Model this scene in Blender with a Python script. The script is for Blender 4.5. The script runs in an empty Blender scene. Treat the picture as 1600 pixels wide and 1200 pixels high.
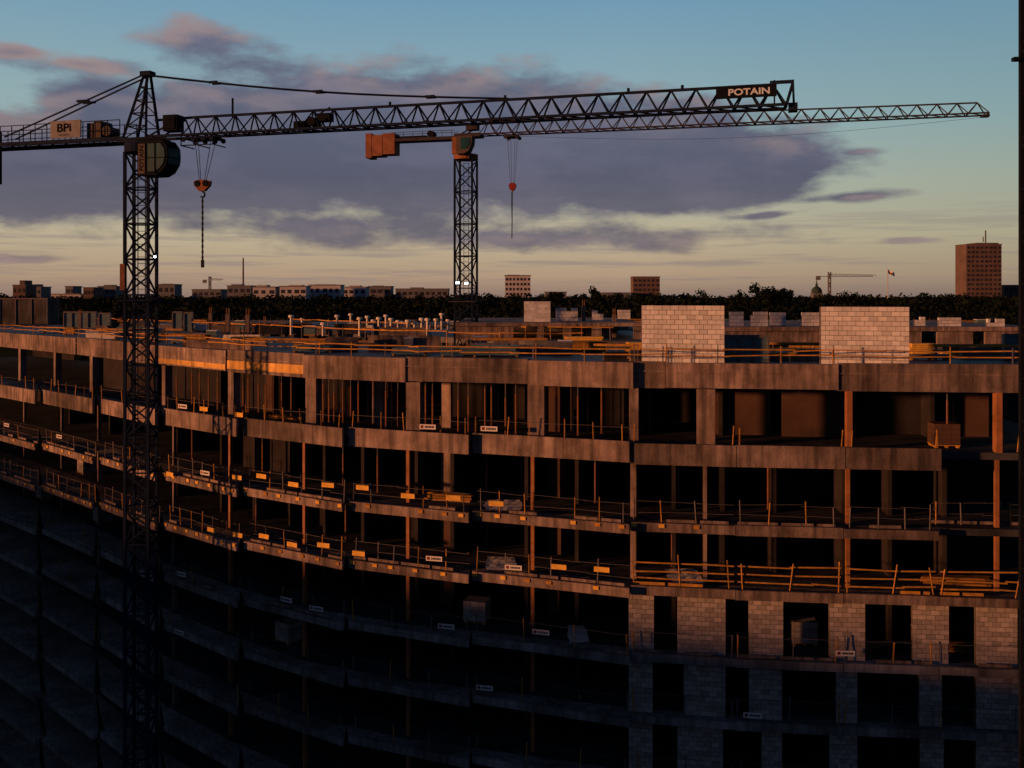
import bpy, math, random
from mathutils import Vector, noise
random.seed(7)
C = bpy.context.scene.collection
R = math.radians
F0, HZ, ZC = 1500.0, 462.0, 42.0
HILL = 12.0
UP = Vector((0, 0, 1))
wl = {}

def sl(c):
    c = c / 255.0
    return c / 12.92 if c <= 0.04045 else ((c + 0.055) / 1.055) ** 2.4
def srgb(r, g, b): return (sl(r), sl(g), sl(b), 1)

# ------------------------------------------------------------------ materials
def mat(name, col, rough=0.8, var=0.3, scale=1.5, metal=0.0, bump=0.0, streak=0.0, island=0.0, emit=None, estr=0, col2=None, spec=0.18):
    m = bpy.data.materials.new(name); m.use_nodes = True
    nt = m.node_tree; n = nt.nodes; l = nt.links
    b = n['Principled BSDF']
    b.inputs['Roughness'].default_value = rough
    b.inputs['Metallic'].default_value = metal
    b.inputs['Specular IOR Level'].default_value = spec
    tc = n.new('ShaderNodeTexCoord')
    tx = n.new('ShaderNodeTexNoise'); tx.inputs['Scale'].default_value = scale; tx.inputs['Detail'].default_value = 6
    tx.inputs['Roughness'].default_value = 0.65
    l.new(tc.outputs['Object'], tx.inputs['Vector'])
    cr = n.new('ShaderNodeValToRGB'); e = cr.color_ramp.elements
    lo = [c * (1 - var) for c in col[:3]] + [1]; hi = [min(1, c * (1 + var)) for c in col[:3]] + [1]
    if col2: lo = list(col2[:3]) + [1]
    e[0].position = 0.32; e[0].color = lo; e[1].position = 0.68; e[1].color = hi
    l.new(tx.outputs['Fac'], cr.inputs['Fac'])
    out = cr.outputs['Color']
    def mul(out, fac_socket, a, bb):
        mr = n.new('ShaderNodeMapRange'); mr.inputs['To Min'].default_value = a; mr.inputs['To Max'].default_value = bb
        l.new(fac_socket, mr.inputs['Value'])
        mx = n.new('ShaderNodeVectorMath'); mx.operation = 'SCALE'
        l.new(out, mx.inputs[0]); l.new(mr.outputs['Result'], mx.inputs['Scale'])
        return mx.outputs['Vector'], mr
    if streak:
        mp = n.new('ShaderNodeMapping'); mp.inputs['Scale'].default_value = (3, 3, 0.25)
        l.new(tc.outputs['Object'], mp.inputs['Vector'])
        t2 = n.new('ShaderNodeTexNoise'); t2.inputs['Scale'].default_value = 1.2; t2.inputs['Detail'].default_value = 5
        l.new(mp.outputs['Vector'], t2.inputs['Vector'])
        out, mr = mul(out, t2.outputs['Fac'], 1 - streak, 1.05)
        mr.inputs['From Min'].default_value = 0.35; mr.inputs['From Max'].default_value = 0.6
        t4 = n.new('ShaderNodeTexNoise'); t4.inputs['Scale'].default_value = 0.22; t4.inputs['Detail'].default_value = 4
        l.new(tc.outputs['Object'], t4.inputs['Vector'])
        out, mr = mul(out, t4.outputs['Fac'], 0.55, 1.3)
        mr.inputs['From Min'].default_value = 0.35; mr.inputs['From Max'].default_value = 0.65
    if island:
        g = n.new('ShaderNodeNewGeometry')
        out, _ = mul(out, g.outputs['Random Per Island'], 1 - island, 1 + island * 0.4)
    l.new(out, b.inputs['Base Color'])
    if bump:
        t3 = n.new('ShaderNodeTexNoise'); t3.inputs['Scale'].default_value = 9; t3.inputs['Detail'].default_value = 4
        l.new(tc.outputs['Object'], t3.inputs['Vector'])
        bp = n.new('ShaderNodeBump'); bp.inputs['Strength'].default_value = bump; bp.inputs['Distance'].default_value = 0.05
        l.new(t3.outputs['Fac'], bp.inputs['Height']); l.new(bp.outputs['Normal'], b.inputs['Normal'])
    if emit:
        b.inputs['Emission Color'].default_value = emit; b.inputs['Emission Strength'].default_value = estr
    return m
M = {}
M['conc'] = mat('raw_concrete', (0.225, 0.18, 0.165), 0.85, 0.42, 0.8, bump=0.4, streak=0.55)
M['concb'] = mat('older_raw_concrete', (0.165, 0.135, 0.125), 0.85, 0.42, 0.8, bump=0.4, streak=0.55)
M['concl'] = mat('shaded_slab_concrete', (0.22, 0.21, 0.215), 0.85, 0.35, 0.6, bump=0.3, streak=0.45)
M['ply'] = mat('yellow_plywood_formwork', (0.55, 0.33, 0.09), 0.7, 0.35, 1.5, streak=0.4)
M['post'] = mat('orange_steel_post', (0.25, 0.115, 0.05), 0.7, 0.3, 1.5)
M['conc2'] = mat('dark_concrete', (0.075, 0.073, 0.076), 0.9, 0.4, 0.5, bump=0.3, streak=0.3)
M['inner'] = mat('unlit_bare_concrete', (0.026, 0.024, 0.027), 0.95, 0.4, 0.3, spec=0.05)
M['innerc'] = mat('dim_inner_concrete', (0.075, 0.048, 0.04), 0.9, 0.3, 0.4, spec=0.05)  # concrete copy with the dim reddish interior light put into its colour
M['floor'] = mat('shade_darkened_floor', (0.045, 0.05, 0.06), 0.9, 0.6, 0.5, spec=0.05)  # interior shade is put into this dark floor colour
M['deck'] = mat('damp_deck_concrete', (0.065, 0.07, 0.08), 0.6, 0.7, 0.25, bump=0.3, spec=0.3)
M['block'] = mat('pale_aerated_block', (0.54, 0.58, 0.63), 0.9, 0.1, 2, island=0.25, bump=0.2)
M['blockd'] = mat('shade_dimmed_block', (0.31, 0.29, 0.285), 0.9, 0.15, 2, island=0.35, bump=0.2)  # darker copy of the pale block, shade on the lower walls painted in
M['mortar'] = mat('mortar', (0.09, 0.085, 0.08), 0.95, 0.2, 3)
M['yellow'] = mat('yellow_formwork_timber', (0.38, 0.20, 0.04), 0.8, 0.4, 2.5, island=0.6)
M['yband'] = mat('faded_yellow_board', (0.62, 0.38, 0.07), 0.8, 0.3, 3)
M['steel'] = mat('galvanised_steel', (0.10, 0.10, 0.11), 0.6, 0.3, 3)
M['rust'] = mat('rusty_prop_steel', (0.22, 0.11, 0.06), 0.8, 0.4, 4, island=0.6)
M['c1'] = mat('dark_blue_crane_paint', (0.010, 0.018, 0.042), 0.85, 0.3, 2, spec=0.04)
M['c2'] = mat('grey_crane_paint', (0.035, 0.034, 0.045), 0.8, 0.3, 2, spec=0.08)
M['cb'] = mat('black_housing_paint', (0.007, 0.010, 0.016), 0.85, 0.3, 2, spec=0.03)
M['cw'] = mat('cast_counterweight', (0.20, 0.09, 0.055), 0.85, 0.35, 2, bump=0.3)
M['white'] = mat('dirty_white_panel', (0.60, 0.61, 0.62), 0.7, 0.1, 2)
M['letter'] = mat('white_lettering', (0.50, 0.62, 0.78), 0.7, 0.03, 2)
M['dull'] = mat('dull_grey_panel', (0.17, 0.19, 0.22), 0.8, 0.25, 2)
M['dull2'] = mat('dark_grey_panel', (0.08, 0.07, 0.07), 0.8, 0.25, 2, spec=0.05)
M['text'] = mat('dark_lettering', (0.006, 0.006, 0.009), 0.8, 0.1, 2, spec=0.03)
M['redm'] = mat('red_paint', (0.16, 0.02, 0.016), 0.7, 0.2, 3)
M['hook'] = mat('hook_block_paint', (0.15, 0.055, 0.018), 0.7, 0.3, 3)
M['glass'] = mat('teal_cab_glass', (0.006, 0.055, 0.08), 0.5, 0.35, 1, spec=0.08)
M['rope'] = mat('steel_rope', (0.025, 0.023, 0.023), 0.8, 0.2, 6, spec=0.05)
M['soil'] = mat('dark_soil', (0.06, 0.06, 0.06), 0.95, 0.6, 0.12, bump=0.5)
M['leaf'] = mat('dark_foliage', (0.011, 0.017, 0.014), 0.98, 0.4, 0.06, island=0.4, spec=0.0)
M['bark'] = mat('bark', (0.03, 0.025, 0.02), 0.9, 0.3, 2)
M['f_white'] = mat('far_white_render', (0.40, 0.43, 0.48), 0.9, 0.2, 0.05)
M['f_brown'] = mat('far_brown_cladding', (0.12, 0.088, 0.082), 0.9, 0.25, 0.05)
M['f_grey'] = mat('far_grey_render', (0.13, 0.145, 0.17), 0.9, 0.2, 0.05)
M['f_win'] = mat('far_dark_window', (0.03, 0.03, 0.04), 0.4, 0.2, 0.1)
M['lamp'] = mat('lit_floodlight', (0.8, 0.8, 0.8), 0.4, 0.05, 1, emit=(0.85, 0.92, 1, 1), estr=10)
M['panel'] = mat('blue_grey_formwork_panel', (0.08, 0.14, 0.17), 0.5, 0.3, 2)
M['sheet'] = mat('pale_plastic_sheet', (0.8, 0.84, 0.88), 0.3, 0.1, 2)
M['vent'] = mat('pale_vent_pipe', (0.62, 0.60, 0.52), 0.6, 0.15, 3)

# ------------------------------------------------------------------ mesh builder
class MB:
    def __init__(s): s.v = []; s.f = []
    def hexa(s, p):
        i = len(s.v); s.v += [Vector(q) for q in p]
        for a in ((0, 3, 2, 1), (4, 5, 6, 7), (0, 1, 5, 4), (1, 2, 6, 5), (2, 3, 7, 6), (3, 0, 4, 7)):
            s.f.append([i + k for k in a])
    def obox(s, o, ax, ay, x0, x1, y0, y1, z0, z1):
        p = []
        for z in (z0, z1):
            for (x, y) in ((x0, y0), (x1, y0), (x1, y1), (x0, y1)):
                q = Vector(o) + ax * x + ay * y; q.z = z; p.append(q)
        s.hexa(p); return s
    def box(s, x0, x1, y0, y1, z0, z1):
        return s.obox((0, 0, 0), Vector((1, 0, 0)), Vector((0, 1, 0)), x0, x1, y0, y1, z0, z1)
    def bar(s, a, b, w, h=None):
        a = Vector(a); b = Vector(b); d = (b - a)
        if d.length < 1e-5: return s
        d.normalize()
        u = d.cross(UP)
        if u.length < 0.01: u = Vector((1, 0, 0))
        u.normalize(); v = u.cross(d)
        h = h or w; u = u * w / 2; v = v * h / 2
        s.hexa([a - u - v, a + u - v, a + u + v, a - u + v, b - u - v, b + u - v, b + u + v, b - u + v]); return s
    def tube(s, a, b, r0, r1=None, n=8, cap=True):
        a = Vector(a); b = Vector(b); r1 = r0 if r1 is None else r1
        d = (b - a).normalized(); u = d.cross(UP)
        if u.length < 0.01: u = Vector((1, 0, 0))
        u.normalize(); v = u.cross(d); i = len(s.v)
        for c, r in ((a, r0), (b, r1)):
            for k in range(n):
                t = 2 * math.pi * k / n; s.v.append(c + u * math.cos(t) * r + v * math.sin(t) * r)
        for k in range(n): s.f.append([i + k, i + (k + 1) % n, i + n + (k + 1) % n, i + n + k])
        if cap: s.f.append([i + k for k in range(n)][::-1]); s.f.append([i + n + k for k in range(n)])
        return s
    def strip(s, A, B, z0, z1):
        i = len(s.v); n = len(A)
        for a, b in zip(A, B):
            s.v += [Vector((a[0], a[1], z0)), Vector((a[0], a[1], z1)), Vector((b[0], b[1], z1)), Vector((b[0], b[1], z0))]
        for k in range(n - 1):
            p = i + 4 * k; q = p + 4
            for j in range(4): s.f.append([p + j, q + j, q + (j + 1) % 4, p + (j + 1) % 4])
        s.f.append([i, i + 1, i + 2, i + 3]); e = i + 4 * (n - 1); s.f.append([e + 3, e + 2, e + 1, e])
        return s
    def prism(s, prof, o, ax, y0, y1, ay):
        i = len(s.v); n = len(prof)
        for y in (y0, y1):
            for (t, z) in prof:
                q = Vector(o) + ax * t + ay * y; q.z = z; s.v.append(q)
        s.f.append([i + k for k in range(n)]); s.f.append([i + n + k for k in range(n)][::-1])
        for k in range(n): s.f.append([i + k, i + (k + 1) % n, i + n + (k + 1) % n, i + n + k])
        return s
    def build(s, name, m, parent=None, label=None):
        me = bpy.data.meshes.new(name)
        if parent is not None: o = wl[parent]
        else:
            xs = [v.x for v in s.v]; ys = [v.y for v in s.v]; zs = [v.z for v in s.v]
            o = Vector(((min(xs) + max(xs)) / 2, (min(ys) + max(ys)) / 2, min(zs)))
        me.from_pydata([tuple(v - o) for v in s.v], [], s.f); me.update()
        me.materials.append(M[m] if isinstance(m, str) else m)
        ob = bpy.data.objects.new(name, me); C.objects.link(ob)
        if parent is not None: ob.parent = parent
        else: ob.location = o
        wl[ob] = Vector(o)
        if label: ob['label'] = label
        return ob
def tag(o, label, cat, group=None, kind=None):
    if label:
        o['label'] = label
        if len(label.replace('-', ' ').split()) > 16: print('LONG', label)
    if cat: o['category'] = cat
    if group: o['group'] = group
    if kind: o['kind'] = kind
    return o
def thing(name, loc, label, cat, group=None):
    o = bpy.data.objects.new(name, None); C.objects.link(o); o.location = loc; wl[o] = Vector(loc)
    o.empty_display_size = 0.3
    return tag(o, label, cat, group)
ORD = ['first', 'second', 'third', 'fourth', 'fifth', 'sixth', 'seventh', 'eighth', 'ninth', 'tenth', 'eleventh', 'twelfth', 'thirteenth', 'fourteenth', 'fifteenth', 'sixteenth', 'seventeenth', 'eighteenth', 'nineteenth']
for tens, t0 in (('twenty', 'twentieth'), ('thirty', 'thirtieth'), ('forty', 'fortieth'), ('fifty', 'fiftieth'), ('sixty', 'sixtieth')):
    ORD.append(t0); ORD += [tens + '-' + x for x in ORD[:9]]
def text_part(name, s, height, m, parent, pos, ax, up, nrm, width=None):
    cu = bpy.data.curves.new('tmp', 'FONT'); cu.body = s; cu.align_x = 'CENTER'; cu.align_y = 'CENTER'; cu.extrude = 0.004; cu.offset = 0.024
    to = bpy.data.objects.new('tmp', cu); C.objects.link(to)
    bpy.context.view_layer.update()
    me = bpy.data.meshes.new_from_object(to.evaluated_get(bpy.context.evaluated_depsgraph_get()))
    bpy.data.objects.remove(to)
    xs = [v.co.x for v in me.vertices]; ys = [v.co.y for v in me.vertices]
    sx = (width / (max(xs) - min(xs))) if width else height / (max(ys) - min(ys)); sy = height / (max(ys) - min(ys))
    cx = (max(xs) + min(xs)) / 2; cy = (max(ys) + min(ys)) / 2
    pos = Vector(pos) - wl[parent]
    for v in me.vertices:
        v.co = pos + ax * (v.co.x - cx) * sx + up * (v.co.y - cy) * sy + nrm * v.co.z
    me.materials.clear(); me.materials.append(M[m])
    ob = bpy.data.objects.new(name, me); C.objects.link(ob); ob.parent = parent; wl[ob] = wl[parent]
    return ob

def P(px, Y, dz=0): return Vector(((px - 800) / F0 * Y, Y, ZC - dz))
def interp(x, xs, ys):
    if x <= xs[0]: return ys[0] + (x - xs[0]) * (ys[1] - ys[0]) / (xs[1] - xs[0])
    for i in range(len(xs) - 1):
        if x <= xs[i + 1]: return ys[i] + (x - xs[i]) * (ys[i + 1] - ys[i]) / (xs[i + 1] - xs[i])
    return ys[-1] + (x - xs[-1]) * (ys[-1] - ys[-2]) / (xs[-1] - xs[-2])
PXN = [-120, 0, 120, 260, 355, 475, 635, 825, 990, 1200, 1470, 1600, 1750]
YR = [100, 84, 72.5, 60.5, 56, 52, 49.3, 47.6, 46, 45, 44.2, 43.8, 43.4]
YB = [84, 73, 65, 57, 53.5, 50.3, 47.9, 46.4, 44.8, 43.9, 43.2, 42.8, 42.4]
def FR(px): return P(px, interp(px, PXN, YR))
def FB(px): return P(px, interp(px, PXN, YB))
def tang(f, px):
    t = f(px + 20) - f(px - 20); t.z = 0; t.normalize(); return t
def inw(f, px):
    t = tang(f, px); return Vector((-t.y, t.x, 0))
def yz(y, Y): return ZC - (y - HZ) * Y / F0
X_ = Vector((1, 0, 0)); Y_ = Vector((0, 1, 0))

# ------------------------------------------------------------------ setting: the ground steps up to a wooded terrace behind the site
g = MB(); prof = [(-1500, 0), (126, 0), (146, HILL - 1), (170, HILL), (9000, HILL)]
for (y, z) in prof: g.v += [Vector((-7000, y, z)), Vector((7000, y, z))]
for i in range(len(prof) - 1): g.f.append([2 * i, 2 * i + 1, 2 * i + 3, 2 * i + 2])
tag(g.build('ground', 'soil'), 'dark bare ground around the building site', 'ground', kind='structure')

# ------------------------------------------------------------------ the curved building
LV = [4.44, 7.76, 11.1, 14.07, 17.2, 20.1, 23.1, 26.2, 29.2, 32.2, 35.2, 38.2]
TOP = [3.15, 6.78]
SLT = [3.35, 7.2, 10.7, 13.68, 16.87, 19.77, 22.77, 25.87, 28.87, 31.87, 34.87, 37.87]
bld = thing('unfinished_building', (0, 55, 0), 'large curved unfinished concrete building of open storeys, sweeping across the whole foreground', 'building')
pxs = [-150, -60, 0, 60, 120, 190, 260, 305, 355, 415, 475, 555, 635, 730, 825, 990, 1150, 1320, 1470, 1600, 1750]
for k in range(12):
    A = [FR(p) + inw(FR, p) * (0.32 if k == 0 else 0.02) for p in pxs]; B = [FR(p) + inw(FR, p) * 14 for p in pxs]
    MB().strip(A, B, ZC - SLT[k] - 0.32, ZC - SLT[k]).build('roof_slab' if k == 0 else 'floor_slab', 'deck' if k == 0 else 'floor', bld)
rb = [-150, 0, 120, 235, 355, 475, 635, 825, 990, 1040, 1310, 1600, 1750]
for i in range(len(rb) - 1):
    a, b = rb[i], rb[i + 1]; m = MB()
    pa, pb = FR(a), FR(b); n = inw(FR, (a + b) / 2); j = 0.10 if i % 2 else 0.0
    if i == 8: j = -0.25
    t = (pb - pa).normalized() * 0.012
    zt = ZC - 3.15 - (0.05 if i % 2 else 0)
    m.strip([pa - n * j + t, pb - n * j - t], [pa + n * 0.3 + t, pb + n * 0.3 - t], ZC - 4.44 + (0.06 if i % 3 == 0 else 0), zt)
    pbm = m.build('parapet_beam', 'conc' if i % 2 else 'concb', bld)
    MB().strip([pa - n * (j + .035) + t, pb - n * (j + .035) - t], [pa - n * (j + .002) + t, pb - n * (j + .002) - t], zt - .5, zt - .45).build('joint_lip', 'conc', pbm)
    if i in (3, 4):
        MB().strip([pa - n * (j + .03) + t * 3, pb - n * (j + .03) - t * 3], [pa - n * (j + .003) + t * 3, pb - n * (j + .003) - t * 3], zt - 1.1, zt - (.62 if i == 4 else .8)).build('plywood_strip', 'ply', pbm)
bays = [-150, -60, 60, 150, 250, 375, 540, 735, 985, 1150, 1320, 1470, 1600, 1750]
def bay_pts(k, i):
    a, b = bays[i], bays[i + 1]
    n = inw(FB, (a + b) / 2)
    saw = 0.5 if b <= 985 else 0.02
    back = 0.0
    if a >= 985 and k == 1: back = -0.35
    pa = FB(a) + n * (0.25 + back); pb = FB(b) + n * (0.25 - saw + back)
    return pa, pb, n
for k in range(1, 8):
    for i in range(len(bays) - 1):
        a, b = bays[i], bays[i + 1]
        if k in (1, 2) and a >= 1470: continue
        pa, pb, n = bay_pts(k, i)
        ra, rb_ = FR(a), FR(b)
        t = (pb - pa).normalized() * 0.01
        m = MB(); z1 = ZC - SLT[k]; th = 0.3
        m.strip([pa + t + n * .16, pb - t + n * .16], [ra, rb_], z1 - th, z1 - 0.01)
        lift = random.uniform(-0.02, 0.03)
        if k == 1:
            m.strip([pa + t, pb - t], [pa + t + n * .155, pb - t + n * .155], ZC - LV[k] - (0.1 if 985 <= a < 1470 else 0), ZC - TOP[k] + lift - (0.08 if a >= 985 else 0))
        else:
            m.strip([pa + t, pb - t], [pa + t + n * .155, pb - t + n * .155], ZC - LV[k] + (0.02 * (i % 3)), z1 + 0.06 + lift)
        m.build('balcony_slab', 'concl' if k >= 4 else ('concb' if (i + k) % 3 == 0 or a >= 985 else 'conc'), bld)
for k in range(8, 12):
    m = MB(); bb = [-150, -60, 60, 150, 250, 375, 540, 735, 985]
    for i in range(len(bb) - 1):
        pa, pb, n = bay_pts(k, i); m.strip([pa, pb], [pa + n * .4, pb + n * .4], ZC - LV[k], ZC - SLT[k] + .06)
        m.strip([pa + n * .41, pb + n * .41], [FR(bb[i]), FR(bb[i + 1])], ZC - SLT[k] - .3, ZC - SLT[k] - .01)
    m.build('lower_slab_edge', 'concl', bld)
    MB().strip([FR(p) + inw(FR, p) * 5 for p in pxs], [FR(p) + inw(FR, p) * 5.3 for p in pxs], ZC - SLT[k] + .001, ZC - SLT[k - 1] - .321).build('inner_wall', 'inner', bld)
fc_top = [(-60, .5), (30, .45), (85, .4), (142, .5), (255, .5), (360, .52), (485, .72), (645, .78), (837, .85), (990, .44), (1103, .85), (1328, .24), (1562, .26), (1680, .5)]
fc_low = [-60, 30, 88, 145, 262, 350, 467, 632, 829, 988, 1102, 1328, 1563, 1680]
for k in range(0, 7):
    lst = fc_top if k == 0 else [(p, 0.18 if p != 988 else .28) for p in fc_low]
    for px, w in lst:
        n = inw(FR, px); t = tang(FR, px); o = FR(px)
        z0 = ZC - SLT[k + 1]; z1 = ZC - SLT[k] - 0.32
        if k == 0: m = MB().obox(o, t, n, -w / 2, w / 2, 0.02, 0.32, z0, ZC - 4.44); m.obox(o, t, n, -w / 2, w / 2, 0.325, 0.5, z0, z1)
        else: m = MB().obox(o, t, n, -w / 2, w / 2, .35, .55, z0, z1)
        m.build('column', 'post' if px in (1328, 1562, 1563) or (k and px in (350, 467, 632, 829)) else 'conc', bld)
for k in range(0, 4):
    for px in ((590, 697, 866, 1240, 1540, 420, 150) if k == 0 else (697, 866)):
        n = inw(FR, px); t = tang(FR, px); o = P(px, FR(px).y + (3.6 if px in (590, 697, 866) else 6))
        w = random.uniform(0.5, 0.75)
        MB().obox(o, t, n, -w / 2, w / 2, 0, 0.4, ZC - SLT[k + 1], ZC - SLT[k] - 0.32).build('interior_column', 'conc' if px in (590, 697) and k < 2 else 'innerc', bld)
for k in range(0, 7):
    for i in range(len(pxs) - 1):
        a, b = pxs[i], pxs[i + 1]
        dep = 13.5 if k == 0 else (7.4 if i % 2 else 7.2)
        if k == 0 and i % 3 == 0: b = a + (b - a) * 0.6
        A = [FR(a) + inw(FR, a) * dep, FR(b) + inw(FR, b) * dep]; n = inw(FR, a) * 0.2
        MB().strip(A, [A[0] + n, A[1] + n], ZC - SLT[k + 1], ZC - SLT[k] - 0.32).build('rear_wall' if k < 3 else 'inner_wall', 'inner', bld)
for (k, a, b, dep, m_) in ((0, 1118, 1205, 4.5, 'innerc'), (0, 1222, 1318, 4.2, 'innerc'), (0, 1345, 1440, 5.5, 'inner'), (0, 1500, 1545, 5, 'innerc'), (0, 866, 893, 4, 'innerc'), (1, 852, 883, 4, 'innerc'),
    (0, 370, 440, 7, 'inner'), (0, 500, 560, 8, 'inner'), (0, 700, 820, 8.5, 'inner'), (0, 905, 975, 7, 'inner'), (0, 1010, 1085, 9, 'inner'), (0, 150, 240, 7, 'inner'), (0, 265, 345, 8, 'inner'),
    (1, 1180, 1300, 5, 'inner'), (1, 1350, 1540, 5.5, 'inner'), (2, 1120, 1290, 5, 'inner'), (2, 1340, 1540, 5, 'inner'), (1, 380, 450, 5, 'inner'), (2, 640, 690, 5, 'inner'), (1, 990, 1090, 6, 'inner'), (2, 480, 620, 5.5, 'inner'), (2, 840, 975, 5.5, 'inner'),
    (3, 1000, 1560, 4, 'inner'), (4, 1000, 1560, 4, 'inner'), (5, 1000, 1560, 4, 'inner')):
    A = [P(a, FR(a).y + dep), P(b, FR(b).y + dep)]; n = inw(FR, a) * 0.2
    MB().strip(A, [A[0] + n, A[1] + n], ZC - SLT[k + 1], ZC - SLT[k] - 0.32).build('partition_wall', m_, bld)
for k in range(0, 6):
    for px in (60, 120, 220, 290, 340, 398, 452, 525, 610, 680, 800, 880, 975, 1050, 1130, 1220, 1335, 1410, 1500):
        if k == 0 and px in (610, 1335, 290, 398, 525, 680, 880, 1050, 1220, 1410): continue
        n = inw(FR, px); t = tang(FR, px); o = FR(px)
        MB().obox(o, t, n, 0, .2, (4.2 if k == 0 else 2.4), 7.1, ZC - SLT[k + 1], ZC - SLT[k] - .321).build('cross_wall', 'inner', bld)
def blockwall(a, b, n, z0, z1, name, parent, bl=0.40, bh=0.24, th=0.24, ragged=0.0, gap=.01, m_='block'):
    a = Vector((a.x, a.y, 0)); b = Vector((b.x, b.y, 0)); t = (b - a); L = t.length; t.normalize()
    m = MB(); rows = max(1, round((z1 - z0) / bh)); bh = (z1 - z0) / rows; cols = max(1, round(L / bl)); bl = L / cols
    for r in range(rows):
        x = -bl / 2 if r % 2 else 0
        while x < L - 0.02:
            x0 = max(0, x); x1 = min(L, x + bl)
            if x1 - x0 > 0.03 and not (r == rows - 1 and random.random() < ragged):
                dj = random.uniform(-0.008, 0.008)
                m.obox(a, t, n, x0 + gap, x1 - gap, dj, th + dj, z0 + r * bh + gap, z0 + (r + 1) * bh - gap)
            x += bl
    w = m.build(name, m_, parent)
    MB().obox(a, t, n, 0.01, L - .01, .025, th - .025, z0, z1 - (bh if ragged else 0.014)).build('mortar_bed', 'mortar', w if parent is None else parent)
    return w
infill = [(3, [(982, 1022), (1058, 1134), (1170, 1224), (1296, 1352), (1426, 1483), (1525, 1590), (1620, 1720)]),
          (4, [(982, 1020), (1068, 1134), (1170, 1222), (1306, 1340), (1436, 1472), (1525, 1600)]),
          (5, [(982, 1020), (1058, 1130), (1190, 1222), (1296, 1340), (1437, 1475), (1525, 1600)])]
for k, ls in infill:
    for a, b in ls:
        n = inw(FB, (a + b) / 2)
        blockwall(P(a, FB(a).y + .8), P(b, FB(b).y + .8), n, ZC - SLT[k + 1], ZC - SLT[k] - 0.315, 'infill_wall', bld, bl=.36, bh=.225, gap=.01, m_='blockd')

# rear wing
wing = thing('rear_wing', (0, 95, 0), 'low rear wing with a broad flat concrete roof behind the front parapet', 'building')
pw = [-150, 0, 120, 260, 475, 635, 825, 990, 1200, 1600, 1750]
QA = [FR(p) + inw(FR, p) * 23 for p in pw]; QB = [Vector((q.x * 122 / q.y, 122, 0)) for q in QA]
MB().strip(QA, QB, ZC - 3.75, ZC - 3.3).build('roof_slab', 'deck', wing)
for k in range(1, 6):
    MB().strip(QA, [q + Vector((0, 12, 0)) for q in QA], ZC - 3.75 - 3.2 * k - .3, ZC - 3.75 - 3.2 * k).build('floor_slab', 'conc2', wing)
for i in range(len(pw) - 1):
    a, b = QA[i], QA[i + 1]; t = (b - a).normalized(); n = Vector((-t.y, t.x, 0)); L = (b - a).length
    for x in [j * 4.2 for j in range(int(L / 4.2) + 1)]:
        MB().obox(a, t, n, x, x + min(1.6, max(0.4, L - x)), .3, .6, 10, ZC - 3.76).build('wall_pier', 'conc2', wing)
MB().strip([q + Vector((0, 11, 0)) for q in QA], [q + Vector((0, 11.4, 0)) for q in QA], 0, ZC - 3.76).build('rear_wall', 'conc2', wing)
def raised(px0, px1, Y, depth, dzt, lab, openings=()):
    th = thing('rooftop_storey', P((px0 + px1) / 2, Y, 3.3), lab, 'rooftop structure')
    a = P(px0, Y); b = P(px1, Y)
    MB().box(a.x, b.x, Y - .2, Y + depth, ZC - dzt - .28, ZC - dzt).build('roof_slab', 'conc', th)
    x = px0
    for (o0, o1) in list(openings) + [(px1, px1)]:
        if o0 - x > 1: MB().box(P(x, Y).x, P(o0, Y).x, Y, Y + .25, ZC - 3.34, ZC - dzt - .282).build('front_wall', 'conc', th)
        x = o1
    MB().box(a.x, b.x, Y + depth - .3, Y + depth - .05, ZC - 3.34, ZC - dzt - .282).build('back_wall', 'conc2', th)
    return th
raised(712, 1002, 73, 16, 2.05, 'low rooftop storey with orange lit end wall in front of the rear crane mast', ((802, 838), (850, 880), (893, 925), (940, 990)))
raised(1132, 1640, 66, 18, 2.15, 'long low rooftop storey with pink lit wall behind the two big block walls', ((1440, 1465), (1520, 1540)))
raised(560, 690, 96, 10, 2.9, 'thin low roof plinth under the pale vent pipes at centre left')
raised(320, 450, 92, 10, 2.6, 'thin low roof plinth right of the front crane mast, far side of roof')

bw = [(1003, 1132, 477, 48.2, 3.35, 'large square pale block wall on the roof edge, nearer to the middle'),
      (1283, 1421, 479, 47.0, 3.35, 'large square pale block wall on the roof edge, the right one of two'),
      (819, 860, 471, 75, 2.05, 'smooth pale wall stub on the rooftop storey just right of the rear crane'),
      (868, 903, 481, 78, 2.05, 'lower block wall stub beside the pale stub right of the rear crane'),
      (925, 943, 485, 80, 2.05, 'tiny block pier on the low rooftop storey left of the big block walls'),
      (1140, 1162, 487, 67, 2.15, 'small narrow block pier directly right of the nearer big block wall'),
      (1173, 1200, 487, 67, 2.15, 'left one of the paired block stubs between the two big walls'),
      (1203, 1228, 488, 69, 2.15, 'right one of the paired block stubs between the two big walls'),
      (1253, 1280, 488, 68, 2.15, 'small block pier touching the left edge of the right big block wall'),
      (1430, 1446, 495, 68, 2.15, 'narrow block pier just right of the right big block wall'),
      (1467, 1502, 496, 67, 2.15, 'low block stub, second pier right of the right big block wall'),
      (1543, 1570, 498, 66.5, 2.15, 'rightmost low block stub on the far roof, near the picture edge'),
      (965, 985, 484, 84, 2.05, 'faint block pier on the far roof left of the nearer big wall')]
for px0, px1, yt, Y, dzb, lab in bw:
    big = Y < 60
    w = blockwall(P(px0, Y), P(px1, Y - (1.1 if big else 0)), Vector((0, 1, 0)), ZC - dzb + .005, yz(yt, Y), 'block_wall', None, ragged=0.0 if big or px0 == 819 else 0.15, gap=.001 if px0 == 819 else .011)
    tag(w, lab, 'block wall', 'block walls being laid on the roof')
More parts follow.
